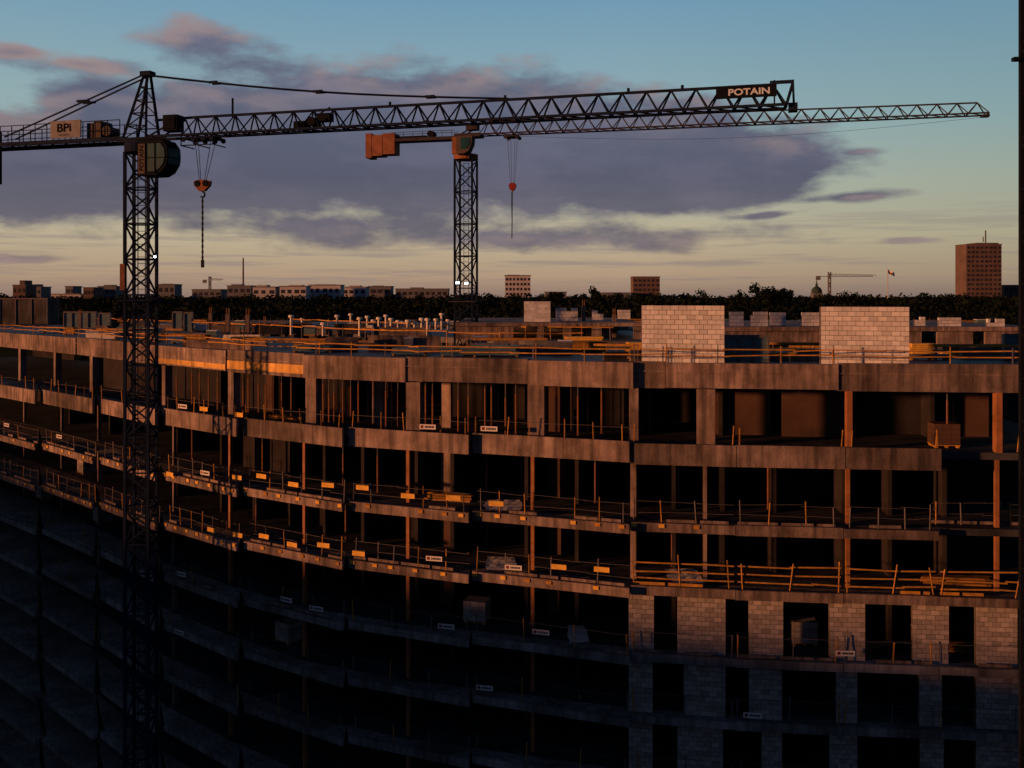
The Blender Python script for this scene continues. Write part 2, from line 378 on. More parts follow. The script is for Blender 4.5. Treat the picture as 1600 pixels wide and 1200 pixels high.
def slabbox(name, px0, px1, yt, yb, Y, dep, m, lab, cat, ribs=0, group=None):
    a = P(px0, Y); b = P(px1, Y)
    th = thing(name, Vector(((a.x + b.x) / 2, Y, yz(yb, Y))), lab, cat, group)
    MB().box(a.x, b.x, Y, Y + dep, yz(yb, Y), yz(yt, Y)).build('panel', m, th)
    r = MB()
    r.box(a.x - .05, b.x + .05, Y - .06, Y - .003, yz(yt, Y) - .12, yz(yt, Y) + .03)
    for i in range(ribs + 1):
        x = a.x + (b.x - a.x) * i / max(1, ribs)
        r.box(x - .05, x + .05, Y - .1, Y - .004, yz(yb, Y), yz(yt, Y) - .125)
    r.build('frame', 'steel', th)
    return th
slabbox('formwork_panel', 1133, 1200, 524, 566, 48, .2, 'panel', 'dark blue grey formwork panel between the two big block walls', 'formwork panel', 3)
slabbox('formwork_panel', 100, 150, 487, 512, 96, .3, 'panel', 'wide grey formwork panel on the far left of the roof', 'formwork panel', 4)
slabbox('formwork_panel', 155, 172, 489, 512, 95, .3, 'panel', 'narrow grey formwork panel on the far left of the roof', 'formwork panel', 1)
slabbox('formwork_panel', 270, 284, 487, 517, 88, .3, 'panel', 'upright blue grey panel right of the front crane mast, left of two', 'formwork panel', 1)
slabbox('formwork_panel', 288, 301, 488, 517, 88, .3, 'panel', 'upright blue grey panel right of the front crane mast, right of two', 'formwork panel', 1)
slabbox('formwork_panel', 640, 655, 500, 522, 82, .3, 'panel', 'small teal panel among the pale vent pipes', 'formwork panel', 1)
slabbox('formwork_panel', 430, 446, 503, 520, 84, .3, 'panel', 'low teal panel left of the pale vent pipes', 'formwork panel', 1)
slabbox('stair_tower', 0, 74, 466, 506, 112, 3, 'conc2', 'dark blank stair tower block at the far left roof edge', 'stair tower', 3)
slabbox('formwork_panel', 1570, 1592, 522, 562, 50, .3, 'panel', 'dark panel standing on the roof at the right picture edge', 'formwork panel', 1)
for i, (px, yt, Y, w) in enumerate(sorted(((124, 492, 92, .3), (355, 491, 80, .35), (386, 492, 80, .35), (413, 503, 84, .3), (328, 489, 86, .3), (190, 505, 84, .4), (960, 492, 76, .3), (912, 478, 77, .3)))):
    a = P(px, Y); z0 = ZC - 3.3
    th = thing('column_stub', (a.x, Y, z0), 'bare concrete column stub on the roof, %s of the stubs from the left' % ORD[i], 'column', 'column stubs on the roof')
    MB().box(a.x - w / 2, a.x + w / 2, Y, Y + w, z0, yz(yt, Y)).build('shaft', 'conc', th)
    for dx in (.08, w - .08):
        for dy in (.08, w - .08): MB().tube((a.x - w / 2 + dx, Y + dy, yz(yt, Y)), (a.x - w / 2 + dx, Y + dy, yz(yt, Y) + .5), .02, n=5).build('starter_bar', 'rust', th)
vpx = [527, 548, 562, 574, 583, 592, 603, 611, 622, 628, 637, 648, 659, 668, 672, 681, 690, 700, 716, 472, 455, 505]
for i, px in enumerate(sorted(vpx)):
    Y = random.uniform(78, 95); a = P(px, Y); h = random.uniform(.7, 1.5); z = ZC - 3.3
    th = thing('vent_pipe', (a.x, Y, z), 'pale capped vent pipe on the far roof, %s from the left of the row' % ORD[i], 'vent pipe', 'pale vent pipes on the roof')
    MB().tube((a.x, Y, z), (a.x, Y, z + h), .11, n=8).build('pipe', 'vent', th)
    MB().tube((a.x, Y, z + h + .002), (a.x, Y, z + h + .2), .26, .2, n=10).build('cap', 'vent', th)
# roof clutter
rs_ = random.Random(3)
def roofspot(px):
    near = rs_.random() < .45
    Y = FR(px).y + (rs_.uniform(2.5, 12) if near else rs_.uniform(27, 40)); z = ZC - (3.35 if near else 3.3) + .005
    if 700 < px and not near: Y = rs_.uniform(92, 104)
    return P(px, Y), z
for i, px in enumerate(sorted([rs_.uniform(60, 1560) for _ in range(68)])):
    o, z = roofspot(px); Y = o.y
    w = rs_.uniform(.8, 2.8); d = rs_.uniform(.5, 1.0); n_l = rs_.randint(2, 7); kind = rs_.choice(['steel', 'conc', 'yellow', 'panel', 'yband', 'vent', 'panel'])
    th = thing('material_stack', (o.x, Y, z), 'small stack of building material lying on the roof, %s from the left' % ORD[i], 'material stack', 'stacks of building material on the roof')
    MB().box(o.x - w / 2, o.x - w / 2 + .1, Y, Y + d, z, z + .09).build('bearer', 'yellow', th)
    MB().box(o.x + w / 2 - .1, o.x + w / 2, Y, Y + d, z, z + .09).build('bearer', 'yellow', th)
    m = MB()
    for r in range(n_l):
        c = 0
        while c < d - .1:
            s = rs_.uniform(-.12, .12); m.box(o.x - w / 2 + s, o.x + w / 2 + s, Y + c, Y + c + .15, z + .092 + r * .11, z + .092 + r * .11 + .1); c += .17
    m.build('boards', kind, th)
for i, px in enumerate(sorted([rs_.uniform(90, 1560) for _ in range(34)])):
    o, z = roofspot(px); L = rs_.uniform(1.5, 5.5); h = rs_.uniform(.35, .95); an = rs_.uniform(-.25, .25); ax = Vector((math.cos(an), math.sin(an), 0)); ay = Vector((-ax.y, ax.x, 0))
    th = thing('low_wall', (o.x, o.y, z), 'low concrete upstand wall on the roof deck, %s from the left' % ORD[i], 'low wall', 'low upstand walls on the roof')
    MB().obox(o, ax, ay, -L / 2, L / 2, 0, .22, z, z + h).build('wall', rs_.choice(['conc', 'conc', 'concb', 'conc2']), th)
    for q in range(int(L / .5)): MB().tube(o * 1 + ax * (-L / 2 + .2 + q * .5) + ay * .11 + UP * (z + h - o.z), o * 1 + ax * (-L / 2 + .2 + q * .5) + ay * .11 + UP * (z + h + .35 - o.z), .015, n=4).build('starter_bar', 'rust', th)
for i, px in enumerate(sorted([rs_.uniform(120, 1560) for _ in range(40)])):
    o, z = roofspot(px); L = rs_.uniform(3, 7); an = rs_.uniform(-.3, .2); ax = Vector((math.cos(an), math.sin(an), 0))
    th = thing('timber_beam', (o.x, o.y, z), 'long yellow timber beam propped over the roof deck, %s from the left' % ORD[i], 'timber beam', 'long timber beams on the roof')
    h = rs_.uniform(.3, .8)
    MB().bar(o - ax * L / 2 + UP * (z + h - o.z), o + ax * L / 2 + UP * (z + h - o.z), .1, .13).build('beam', 'yellow', th)
    for s in (-.4, .4): MB().bar(o + ax * L * s + UP * (z - o.z), o + ax * L * s + UP * (z + h - .09 - o.z), .07).build('stand', 'steel', th)
for i, px in enumerate(sorted([rs_.uniform(120, 1540) for _ in range(24)])):
    o, z = roofspot(px); w = rs_.uniform(.5, 1.2); h = rs_.uniform(.5, 1.0)
    th = thing('pale_crate', (o.x, o.y, z), 'small pale crate standing on the roof deck, %s from the left' % ORD[i], 'crate', 'pale crates on the roof')
    MB().box(o.x - w / 2, o.x + w / 2, o.y, o.y + .8, z + .1, z + h).build('body', rs_.choice(['dull', 'white', 'panel']), th)
    MB().box(o.x - w / 2 - .03, o.x + w / 2 + .03, o.y - .03, o.y + .83, z + h + .002, z + h + .05).build('lid', 'white', th)
    MB().box(o.x - w / 2, o.x + w / 2, o.y, o.y + .8, z, z + .098).build('pallet_base', 'yellow', th)

# ------------------------------------------------------------------ guard rails
LNAME = ['roof edge', 'first slab edge down', 'second slab edge down', 'third slab edge down', 'fourth slab edge down', 'fifth slab edge down', 'sixth slab edge down']
def guard(pa, pb, z, lab, h=1.05, step=1.6, rails=(0.55, 1.0), toe=True, rail_w=.035, rm='steel', tm='yellow', pm='steel', tilt=0.06, group='guard rails along the slab edges', rh=None, clamp=False):
    pa = Vector((pa.x, pa.y, z)); pb = Vector((pb.x, pb.y, z)); d = pb - pa; L = d.length; t = d.normalized(); nn = Vector((-t.y, t.x, 0))
    th = thing('guard_rail', (pa + pb) / 2, lab, 'guard rail', group)
    n = max(1, round(L / step))
    for i in range(n + 1):
        if random.random() < .1: continue
        p = pa + t * min(L, max(0, L * i / n + random.uniform(-.25, .25))); hh = h * random.uniform(.9, 1.2)
        tl = Vector((random.uniform(-tilt, tilt), random.uniform(-tilt, tilt), 0))
        MB().bar(p, p + tl + UP * hh, .045).build('post', pm if random.random() > .35 else 'yellow', th)
        if clamp:
            MB().obox(p, t, nn, -.12, .14, -.36, -.31, z - .14, z + .03).build('clamp', 'yband' if random.random() < .7 else 'yellow', th)
    for r in rails:
        m = MB(); x = 0
        while x < L:
            x2 = min(L, x + random.uniform(2.2, 3.4)); e = random.uniform(-.05, .05)
            m.bar(pa + t * x + UP * (r + e), pa + t * (x2 + .1) + UP * (r + random.uniform(-.06, .06)), rail_w, rh or rail_w); x = x2
        m.build('rail', rm, th)
    if toe:
        x = 0
        while x < L:
            x2 = min(L, x + random.uniform(.9, 2.0))
            if random.random() < .55: MB().bar(pa + t * x + UP * .12, pa + t * (x2 - .15) + UP * .12, .03, .14).build('toe_board', tm, th)
            x = x2
    return th
for k in range(1, 7):
    for i in range(1, len(bays) - 1):
        pa, pb, n = bay_pts(k, i); lab = 'guard rail on the %s, %s bay from left' % (LNAME[k], ORD[i - 1])
        t = (pb - pa).normalized()
        a = pa + n * .3 + t * .15; b = pb + n * .3 - t * .15
        if k in (1, 2) and i >= 11: a = a + n * 1.25; b = b + n * 1.25
        if k == 1:
            guard(a - n * (.22 if i < 11 else 0), b - n * (.22 if i < 11 else 0), ZC - TOP[1] + .01 - (.08 if bays[i] >= 985 else 0) if i < 11 else ZC - SLT[1], lab, h=.75, step=1.5 if i < 8 else 3.5, rails=(0.6,) if i < 8 else (), toe=False, rail_w=.013, tilt=.07, pm='yellow')
        elif k == 3 and bays[i] >= 985:
            guard(a, b, ZC - SLT[k], 'yellow timber ' + lab, h=1.3, step=2.2, rails=(.35, .7, 1.12), rm='yellow', rail_w=.03, rh=.065, tilt=.2, pm='yellow')
        else:
            guard(a, b, ZC - SLT[k], lab, step=1.3 if k < 4 else 2.4, rails=(1.0, .5) if k < 4 else (1.0,), rail_w=.014, toe=(k < 5), tm='concb', clamp=(k in (2, 3) and i < 9))
for i in range(len(rb) - 1):
    a, b = rb[i], rb[i + 1]
    n = inw(FR, (a + b) / 2)
    guard(FR(a) + n * 1.1, FR(b) + n * 1.1, ZC - 3.35, 'yellow guard rail just inside the roof parapet, %s run from left' % ORD[i], h=.85, step=2.4, rails=(.45, .72), rm='yellow', rail_w=.035, rh=.055, toe=False, tilt=.04, group='yellow guard rails on the roof')
rc = [-100, 60, 200, 340, 480, 640, 820]
for i in range(len(rc) - 1):
    a, b = rc[i], rc[i + 1]
    guard(FR(a) + inw(FR, a) * 13.4, FR(b) + inw(FR, b) * 13.4, ZC - 3.35, 'yellow guard rail at the inner edge of the front roof, %s run from left' % ORD[i], h=1.1, step=3, rails=(.95,), rm='yellow', rail_w=.035, rh=.07, toe=False, group='yellow guard rails on the roof')
    if i in (1, 3, 5): guard(FR(a) + inw(FR, a) * 24, FR(b) + inw(FR, b) * 24, ZC - 3.3, 'yellow guard rail on the rear wing roof edge, %s run from left' % ORD[i // 2], h=1.1, step=3, rails=(.95,), rm='yellow', rail_w=.035, rh=.08, toe=False, group='yellow guard rails on the roof')

# ------------------------------------------------------------------ banners
bn = {1: [(285, 635), (318, 639), (372, 648), (668, 667), (764, 670)],
      2: [(10, 664), (92, 682), (265, 741), (320, 739), (370, 746), (408, 744), (458, 757), (512, 758), (566, 762), (637, 775), (708, 778), (775, 787)],
      3: [(330, 828), (371, 836), (412, 838), (456, 851), (505, 852), (560, 865), (678, 873), (802, 887), (873, 886), (940, 890)],
      4: [(283, 897), (447, 937), (494, 951), (697, 979), (845, 988), (1321, 1021)],
      5: [(280, 988), (757, 1075), (1176, 1118)]}
for k, ls in bn.items():
    for j, (px, y) in enumerate(ls):
        f = FB(px); n = inw(FB, px); t = tang(FB, px); o = P(px, f.y - (.12 if k == 1 else -0.05)); z = yz(y, o.y)
        white = k in (4, 5) or (px, y) in ((285, 635), (668, 667), (764, 670), (678, 873), (802, 887), (320, 739), (10, 664), (92, 682))
        th = thing('edge_banner', Vector((o.x, o.y, z - .13)), 'small %s board on the %s, %s from left' % ('white printed' if white else 'plain yellow', LNAME[k], ORD[j]), 'sign board', 'boards tied along the slab edges')
        w = .84 if white else .74
        MB().obox(o, t, n, -w / 2, w / 2, 0, .025, z - .12, z + .12).build('board', 'white' if white else 'yband', th)
        if white:
            q = MB(); x = -w / 2 + .28
            while x < w / 2 - .08:
                q.obox(o, t, n, x, x + .05, -.006, -.001, z - .05, z + .05); x += .072
            q.build('lettering', 'text', th)
            MB().obox(o, t, n, -w / 2 + .06, -w / 2 + .2, -.006, -.001, z - .07, z + .07).build('emblem', 'redm', th)

# ------------------------------------------------------------------ props inside the storeys
pr = [(0, [262, 276, 290, 300, 312, 326, 340, 380, 388, 396, 404, 415, 428, 440, 455, 505, 514, 522, 536, 548, 560, 575, 603, 612, 622, 665, 676, 716, 732, 758, 768, 778, 790, 806, 895, 903, 918, 940, 958, 970, 1015, 1480, 1490]),
      (1, [300, 410, 536, 590, 760, 930, 1060, 1200]), (2, [400, 540, 760, 1050])]
for k, ls in pr:
    for j, px in enumerate(ls):
        dep = random.uniform(.6, 4.0); o = P(px, FR(px).y + dep + .6); z0 = ZC - SLT[k + 1]; z1 = ZC - SLT[k] - .32
        th = thing('steel_prop', Vector((o.x, o.y, z0)), 'slim steel prop in the %s open storey down, %s prop from left' % (ORD[k], ORD[j]), 'steel prop', 'steel props between the slabs')
        zm = z0 + (z1 - z0) * random.uniform(.5, .65)
        MB().tube((o.x, o.y, z0 + .012), (o.x, o.y, zm), .045, n=6).build('outer_tube', 'rust', th)
        MB().tube((o.x, o.y, zm), (o.x, o.y, z1 - .012), .032, n=6).build('inner_tube', 'steel', th)
        MB().box(o.x - .09, o.x + .09, o.y - .09, o.y + .09, z1 - .01, z1 - .001).build('head_plate', 'rust', th)
        MB().box(o.x - .09, o.x + .09, o.y - .09, o.y + .09, z0 + .001, z0 + .01).build('base_plate', 'rust', th)
for (px, k, dep, lab) in ((741, 3, 1.0, 'pale pallet of blocks on the fourth open storey near the centre'), (1258, 3, 1.4, 'pale pallet of blocks between infill walls on the fourth open storey'), (1480, 0, 1.2, 'pallet of blocks near the right end of the top storey'), (150, 3, 1.5, 'dim pallet of blocks low at the left behind the crane mast'), (125, 2, 1.5, 'dim pallet of blocks at the left end of the third open storey'), (440, 4, 1.5, 'dim pallet of blocks on the fifth open storey, left'), (60, 3, 1.5, 'dim pallet of blocks at the far left of the fourth open storey'), (30, 4, 1.2, 'dim pallet of blocks at the far left of the fifth open storey')):
    o = P(px, FR(px).y + dep); z = ZC - SLT[k + 1]; t = tang(FR, px); n = inw(FR, px)
    th = thing('block_pallet', Vector((o.x, o.y, z)), lab, 'pallet of blocks', 'pallets of blocks')
    m = MB()
    for x in (-.55, -.05, .45): m.obox(o, t, n, x, x + .1, 0, 1, z + .002, z + .1)
    for y in (0, .3, .6, .88): m.obox(o, t, n, -.6, .6, y, y + .12, z + .102, z + .13)
    m.build('pallet_base', 'yellow', th)
    m = MB()
    for r in range(4):
        for c in range(3):
            for d in range(2): m.obox(o, t, n, -.6 + c * .4 + .006, -.6 + (c + 1) * .4 - .006, d * .5 + .006, d * .5 + .49, z + .135 + r * .25, z + .135 + (r + 1) * .25 - .008)
    m.build('blocks', 'blockd' if k else 'innerc', th)
for (px, k, w, dep, lab) in ((786, 1, 2.0, .5, 'crumpled pale plastic sheet on the second open storey near the centre'), (782, 2, 1.6, .5, 'crumpled pale plastic sheet on the third open storey near the centre'), (1076, 2, 1.7, .7, 'pale plastic sheet on the third open storey right of centre'), (905, 3, 1.0, .5, 'small pale plastic sheet on the fourth open storey')):
    o = P(px, FR(px).y + dep - .7); z = ZC - SLT[k + 1] + .02; m = MB(); N = 9
    for i in range(N):
        for j in range(N):
            x = (i / (N - 1) - .5) * w * (1 - .3 * abs(j / (N - 1) - .5)); y = j / (N - 1) * 2.4
            m.v.append(Vector((o.x + x + random.uniform(-.05, .05), o.y + y, z + .05 * abs(noise.noise(Vector((x * 2 + px, y * 2, 0)))) + random.uniform(0, .008))))
    for i in range(N - 1):
        for j in range(N - 1): q = i * N + j; m.f.append([q, q + N, q + N + 1, q + 1])
    tag(m.build('plastic_sheet', 'sheet'), lab, 'plastic sheet', 'plastic sheets on the floors')
for (px, k, L, lab) in ((700, 1, 2.2, 'stack of orange timber beams on the second open storey near the centre'), (440, 0, 2.2, 'stack of timber beams in the top storey left of centre'), (1500, 2, 3.0, 'stack of timber beams on the third open storey at right'), (1530, 3, 3, 'loose timber beams on the fourth open storey at far right')):
    o = P(px, FR(px).y + 1.2); z = ZC - SLT[k + 1] + .01; t = tang(FR, px); n = inw(FR, px); m = MB()
    for r in range(3):
        for c in range(4):
            s = random.uniform(-.25, .25)
            m.obox(o, (t + n * random.uniform(-.05, .05)).normalized(), n, -L / 2 + s, L / 2 + s, c * .13, c * .13 + .1, z + r * .13, z + r * .13 + .09)
    tag(m.build('timber_stack', 'yellow'), lab, 'timber stack', 'timber stacks on the floors')

# ------------------------------------------------------------------ cranes
def mast(m, o, ax, ay, w, z0, z1, ph, cr=.14, br=.07):
    h = w / 2; cs = [(-h, -h), (h, -h), (h, h), (-h, h)]
    pt = lambda c, z: Vector((o[0], o[1], 0)) + ax * c[0] + ay * c[1] + UP * z
    for c in cs: m.bar(pt(c, z0), pt(c, z1), cr)
    n = max(1, round((z1 - z0) / ph)); ph = (z1 - z0) / n
    for i in range(n):
        za, zb = z0 + i * ph, z0 + (i + 1) * ph
        for f in range(4):
            a, b = cs[f], cs[(f + 1) % 4]
            if (i + f) % 2: a, b = b, a
            m.bar(pt(a, za), pt(b, zb), br)
            if i % 2 == 0: m.bar(pt(a, za), pt(b, za), br)
    return m
def truss(m, o, d, n, t0, t1, zb, zt, w, pl, cr=.1, br=.055, zt2=None):
    o = Vector((o[0], o[1], 0)); h = w / 2; zt2 = zt if zt2 is None else zt2
    A = lambda t, s: o + d * t + n * s * h + UP * zb
    T = lambda t: o + d * t + UP * (zt + (zt2 - zt) * (t - t0) / (t1 - t0))
    for s in (-1, 1): m.bar(A(t0, s), A(t1, s), cr)
    k = max(1, round((t1 - t0) / pl)); pl = (t1 - t0) / k
    m.bar(T(t0 + pl / 2), T(t1 - pl / 2), cr)
    for i in range(k):
        a, b = t0 + i * pl, t0 + (i + 1) * pl; c = (a + b) / 2
        for s in (-1, 1): m.bar(A(a, s), T(c), br); m.bar(T(c), A(b, s), br)
        m.bar(A(a, -1), A(a, 1), br); m.bar(A(a, -1), A(b, 1), br * .8)
    return m
def ladder(m, o, ax, ay, z0, z1):
    p = lambda x, z: Vector((o[0], o[1], 0)) + ax * x + ay * .1 + UP * z
    m.bar(p(-.2, z0), p(-.2, z1), .04); m.bar(p(.2, z0), p(.2, z1), .04)
    z = z0
    while z < z1: m.bar(p(-.2, z), p(.2, z), .03); z += .35
    return m
O1 = Vector((-20.1, 52, 0)); d1 = Vector((.964, -.265, 0)).normalized(); n1 = Vector((.265, .964, 0)).normalized()
cz = thing('tower_crane', O1, 'dark blue tower crane at left, its long jib reaching right over the roof', 'tower crane')
mp = mast(MB(), O1, X_, Y_, 1.24, 0, ZC + 7.7, .95, cr=.15, br=.08).build('mast', 'c1', cz)
ladder(MB(), O1, X_, Y_, 0, ZC + 7.6).build('ladder', 'c1', mp)
MB().obox(O1, X_, Y_, -.95, .95, -.95, .95, ZC - .3, ZC - .22).build('platform', 'c1', mp)
MB().obox(O1, X_, Y_, -.8, -.55, -.85, -.7, ZC + .3, ZC + 1.7).build('cable_drum_box', 'cw', mp)
MB().tube((O1.x, O1.y, ZC + 7.7), (O1.x, O1.y, ZC + 8.2), .85, n=20).obox(O1, d1, n1, -.9, 1.3, -.8, .8, ZC + 8.2, ZC + 8.45).build('slewing_ring', 'c1', cz)
def T1(t, s, dz): return O1 + d1 * t + n1 * s + UP * (ZC + dz)
j = truss(MB(), O1, d1, n1, 2.9, 33.6, ZC + 8.5, ZC + 9.5, 1.0, 1.12, cr=.12, br=.065)
for s in (-.5, .5):
    j.bar(T1(.8, s, 8.5), T1(2.9, s, 8.5), .14); j.bar(T1(.8, s, 8.5), T1(2.6, s * .5, 9.45), .08); j.bar(T1(2.9, s, 8.5), T1(2.6, s * .5, 9.45), .08)
j.bar(T1(.9, 0, 9.45), T1(3.5, 0, 9.5), .12)
jo = j.build('jib', 'c1', cz)
e = MB()
for s in (-.5, .5):
    e.bar(T1(33.6, s, 8.5), T1(33.9, s, 9.55), .09); e.bar(T1(32.9, s * .4, 9.6), T1(33.95, s * .4, 9.6), .07); e.bar(T1(33.9, s * .4, 9.6), T1(33.95, s * .4, 8.3), .09)
e.obox(O1, d1, n1, 33.7, 34.1, -.3, .3, ZC + 8.25, ZC + 8.6); e.bar(T1(33.1, -.5, 8.5), T1(33.1, -.5, 9.6), .06)
e.build('jib_end', 'c1', cz)
a = MB(); ap = T1(.4, 0, 11.95)
for (t, s) in ((-.7, -.6), (-.7, .6), (.75, -.6), (.75, .6)):
    a.bar(T1(t, s, 8.4), ap + n1 * s * .25 + d1 * (t * .12), .12)
for q in (.2, .4, .6, .8):
    L = lambda t, s: T1(t, s, 8.4).lerp(ap + n1 * s * .25 + d1 * (t * .12), q)
    L2 = lambda t, s: T1(t, s, 8.4).lerp(ap + n1 * s * .25 + d1 * (t * .12), q - .2)
    a.bar(L(-.7, -.6), L(.75, -.6), .06); a.bar(L(-.7, .6), L(.75, .6), .06); a.bar(L(-.7, -.6), L(-.7, .6), .06)
    a.bar(L2(-.7, -.6), L(.75, -.6), .05)
    a.bar(L2(.75, .6), L(-.7, .6), .05)
a.obox(O1, d1, n1, .1, .75, -.25, .25, ZC + 11.85, ZC + 12.1)
a.build('tower_head', 'c1', cz)
for s in (-.2, .2):
    p = MB(); p0 = T1(.5, s, 11.9); p1 = T1(20.7, s * .5, 9.55); prev = p0
    for i in range(1, 11):
        q = p0.lerp(p1, i / 10) - UP * .28 * math.sin(math.pi * i / 10); p.bar(prev, q, .05); prev = q
        if i in (2, 5, 8): p.obox(q, d1, n1, -.25, .25, -.05, .05, q.z - .06, q.z + .06)
    p.build('jib_pendant', 'c1', cz)
    p = MB(); p.bar(T1(.3, s, 11.9), T1(-8.6, s * 2, 8.9), .07)
    q = T1(-3.5, s * 1.2, 10.6); p.obox(q, d1, n1, -.4, .4, -.05, .05, q.z + .03, q.z + .15)
    p.build('counter_jib_pendant', 'c1', cz)
m = MB()
for s in (-.7, .7):
    m.bar(T1(-.6, s, 8.42), T1(-11, s, 8.42), .16, .22)
    for z in (.45, .95): m.bar(T1(-.8, s, 8.5 + z), T1(-11, s, 8.5 + z), .04)
    for i in range(14): m.bar(T1(-.8 - i * .78, s, 8.5), T1(-.8 - i * .78, s, 9.45), .04)
for i in range(12): m.bar(T1(-.8 - i * .9, -.7, 8.42), T1(-.8 - (i + .9) * .9, .7, 8.42), .07)
m.obox(O1, d1, n1, -11, -.7, -.6, .6, ZC + 8.54, ZC + 8.57)
m.build('counter_jib', 'c1', cz)
for i in range(2): MB().obox(O1, d1, n1, -10.25 - i * .6, -9.75 - i * .6, -.3, .65, ZC + 6.4, ZC + 9.4).build('counterweight', 'cb', cz)
sg = MB().obox(O1, d1, n1, -5.15, -3.2, -.82, -.74, ZC + 8.6, ZC + 9.55).build('sign_board', 'dull', cz)
text_part('sign_lettering', 'BPi', .46, 'text', sg, T1(-4.25, -.828, 9.16), d1, UP, -n1, width=.9)
MB().obox(O1, d1, n1, -4.6, -3.9, -.826, -.821, ZC + 8.74, ZC + 8.78).build('sign_subtitle', 'text', sg)
MB().obox(O1, d1, n1, -3.05, -2.7, -.5, .5, ZC + 8.6, ZC + 9.4).obox(O1, d1, n1, -2.65, -2.2, -.45, .5, ZC + 8.6, ZC + 9.5).tube(T1(-1.9, -.4, 8.95), T1(-1.9, .4, 8.95), .28, n=12).build('hoist_winch', 'dull2', cz)
prof = [(.85, 8.15), (2.35, 8.15), (2.62, 7.8), (2.68, 7.3), (2.6, 6.85), (2.35, 6.5), (1.95, 6.3), (.85, 6.3)]
cab = MB().prism([(t, ZC + z) for t, z in prof], O1, d1, -1.45, -.3, n1).build('cab', 'cb', cz)
gl = [(1.5, 7.95), (2.25, 7.95), (2.48, 7.68), (2.53, 7.3), (2.45, 6.94), (2.22, 6.66), (1.9, 6.5), (1.5, 6.5)]
MB().prism([(t, ZC + z) for t, z in gl], O1, d1, -1.49, -1.455, n1).build('cab_window', 'glass', cab)
q = MB()
for (z0, z1, t0, t1) in ((7.72, 7.25, 2.66, 2.695), (7.2, 6.9, 2.68, 2.64)):
    q.hexa([T1(t0, -1.4, z0), T1(t0, -.35, z0), T1(t0 + .03, -.35, z0), T1(t0 + .03, -1.4, z0), T1(t1, -1.4, z1), T1(t1, -.35, z1), T1(t1 + .03, -.35, z1), T1(t1 + .03, -1.4, z1)])
q.build('front_window', 'glass', cab)
MB().bar(T1(.85, -1.47, 8.2), T1(2.6, -1.47, 8.2), .08).bar(T1(1.95, -1.5, 7.98), T1(1.95, -1.5, 6.4), .05).bar(T1(1.5, -1.5, 7.2), T1(2.56, -1.5, 7.2), .04).build('cab_frame', 'cb', cab)
sp = MB().obox(O1, d1, n1, .94, 1.34, -1.5, -1.46, ZC + 6.4, ZC + 7.95).build('side_sign', 'dull2', cab)
text_part('side_lettering', 'POTAIN', .26, 'text', sp, T1(1.14, -1.507, 7.18), UP, -d1, -n1, width=1.3)
MB().obox(O1, d1, n1, 1.75, 2.6, -.55, .1, ZC + 8.75, ZC + 9.6).obox(O1, d1, n1, 1.85, 2.5, -.6, -.552, ZC + 8.85, ZC + 9.5).build('electric_cabinet', 'cb', cz)
m = MB().obox(O1, d1, n1, 2.9, 4.8, -.6, .6, ZC + 8.28, ZC + 8.36)
for t in (3.0, 3.6, 4.2, 4.7):
    for s in (-.55, .55): m.tube(T1(t, s - .05, 8.25), T1(t, s + .05, 8.25), .13, n=10)
for t in (2.9, 3.85, 4.8): m.bar(T1(t, -.6, 7.9), T1(t, -.6, 8.5), .05); m.bar(T1(t, -.6, 7.92), T1(t, .6, 7.92), .05)
m.bar(T1(2.9, -.6, 7.92), T1(4.8, -.6, 7.92), .05)
m.build('trolley', 'c1', cz)
hz = 5.85
m = MB()
for (t, t2) in ((3.35, 3.62), (3.55, 3.7), (4.3, 3.9), (4.6, 4.0)): m.bar(T1(t, 0, 8.2), T1(t2, 0, hz + .2), .022)
m.build('hoist_rope', 'rope', cz)
hb = MB().prism([(3.32, ZC + hz + .22), (3.6, ZC + hz + .3), (4.0, ZC + hz + .3), (4.3, ZC + hz + .22), (4.25, ZC + hz - .02), (3.95, ZC + hz - .3), (3.65, ZC + hz - .3), (3.38, ZC + hz - .02)], O1, d1, -.12, .12, n1).build('hook_block', 'hook', cz)
for t in (3.55, 4.05): MB().tube(T1(t, -.16, hz + .1), T1(t, .16, hz + .1), .17, n=14).build('sheave', 'cb', hb)
m = MB()
pts = [T1(3.8 + .14 * math.cos(x), 0, hz - .48 + .14 * math.sin(x)) for x in [math.pi * .5 - i * .5 for i in range(9)]]
m.bar(T1(3.8, 0, hz - .25), pts[0], .08)
for u, v in zip(pts, pts[1:]): m.bar(u, v, .07)
m.build('hook', 'cb', hb)
m = MB(); z = hz - .6; i = 0
while z > 1.55:
    m.bar(T1(3.8, 0, z), T1(3.8, 0, z - .16), .10 if i % 2 else .05, .05 if i % 2 else .10); z -= .15; i += 1
m.bar(T1(3.8, 0, 1.9), T1(3.8, 0, 1.5), .14)
m.build('lifting_chain', 'rope', cz)
MB().obox(O1, d1, n1, 9.3, 10.0, -.3, .3, ZC + 8.55, ZC + 8.95).tube(T1(10.3, -.35, 8.9), T1(10.3, .35, 8.9), .24, n=12).obox(O1, d1, n1, 10.6, 11.3, -.25, .25, ZC + 8.9, ZC + 9.3).bar(T1(10.6, 0, 9.3), T1(11.2, 0, 9.62), .06).build('trolley_winch', 'cb', cz)
MB().bar(T1(5.6, 0, 9.4), T1(5.6, 0, 10.4), .09).build('light_pole', 'cb', cz)
fs = MB().obox(O1, d1, n1, 30.55, 33.2, -.53, -.47, ZC + 8.88, ZC + 9.42).build('jib_sign', 'cb', cz)
text_part('jib_lettering', 'POTAIN', .3, 'letter', fs, T1(32.0, -.54, 9.15), d1, UP, -n1, width=1.8)
for t in (14.5, 20.5, 26.5, 29): MB().bar(T1(t, 0, 9.45), T1(t, 0, 9.72), .12).build('jib_pin', 'c1', cz)
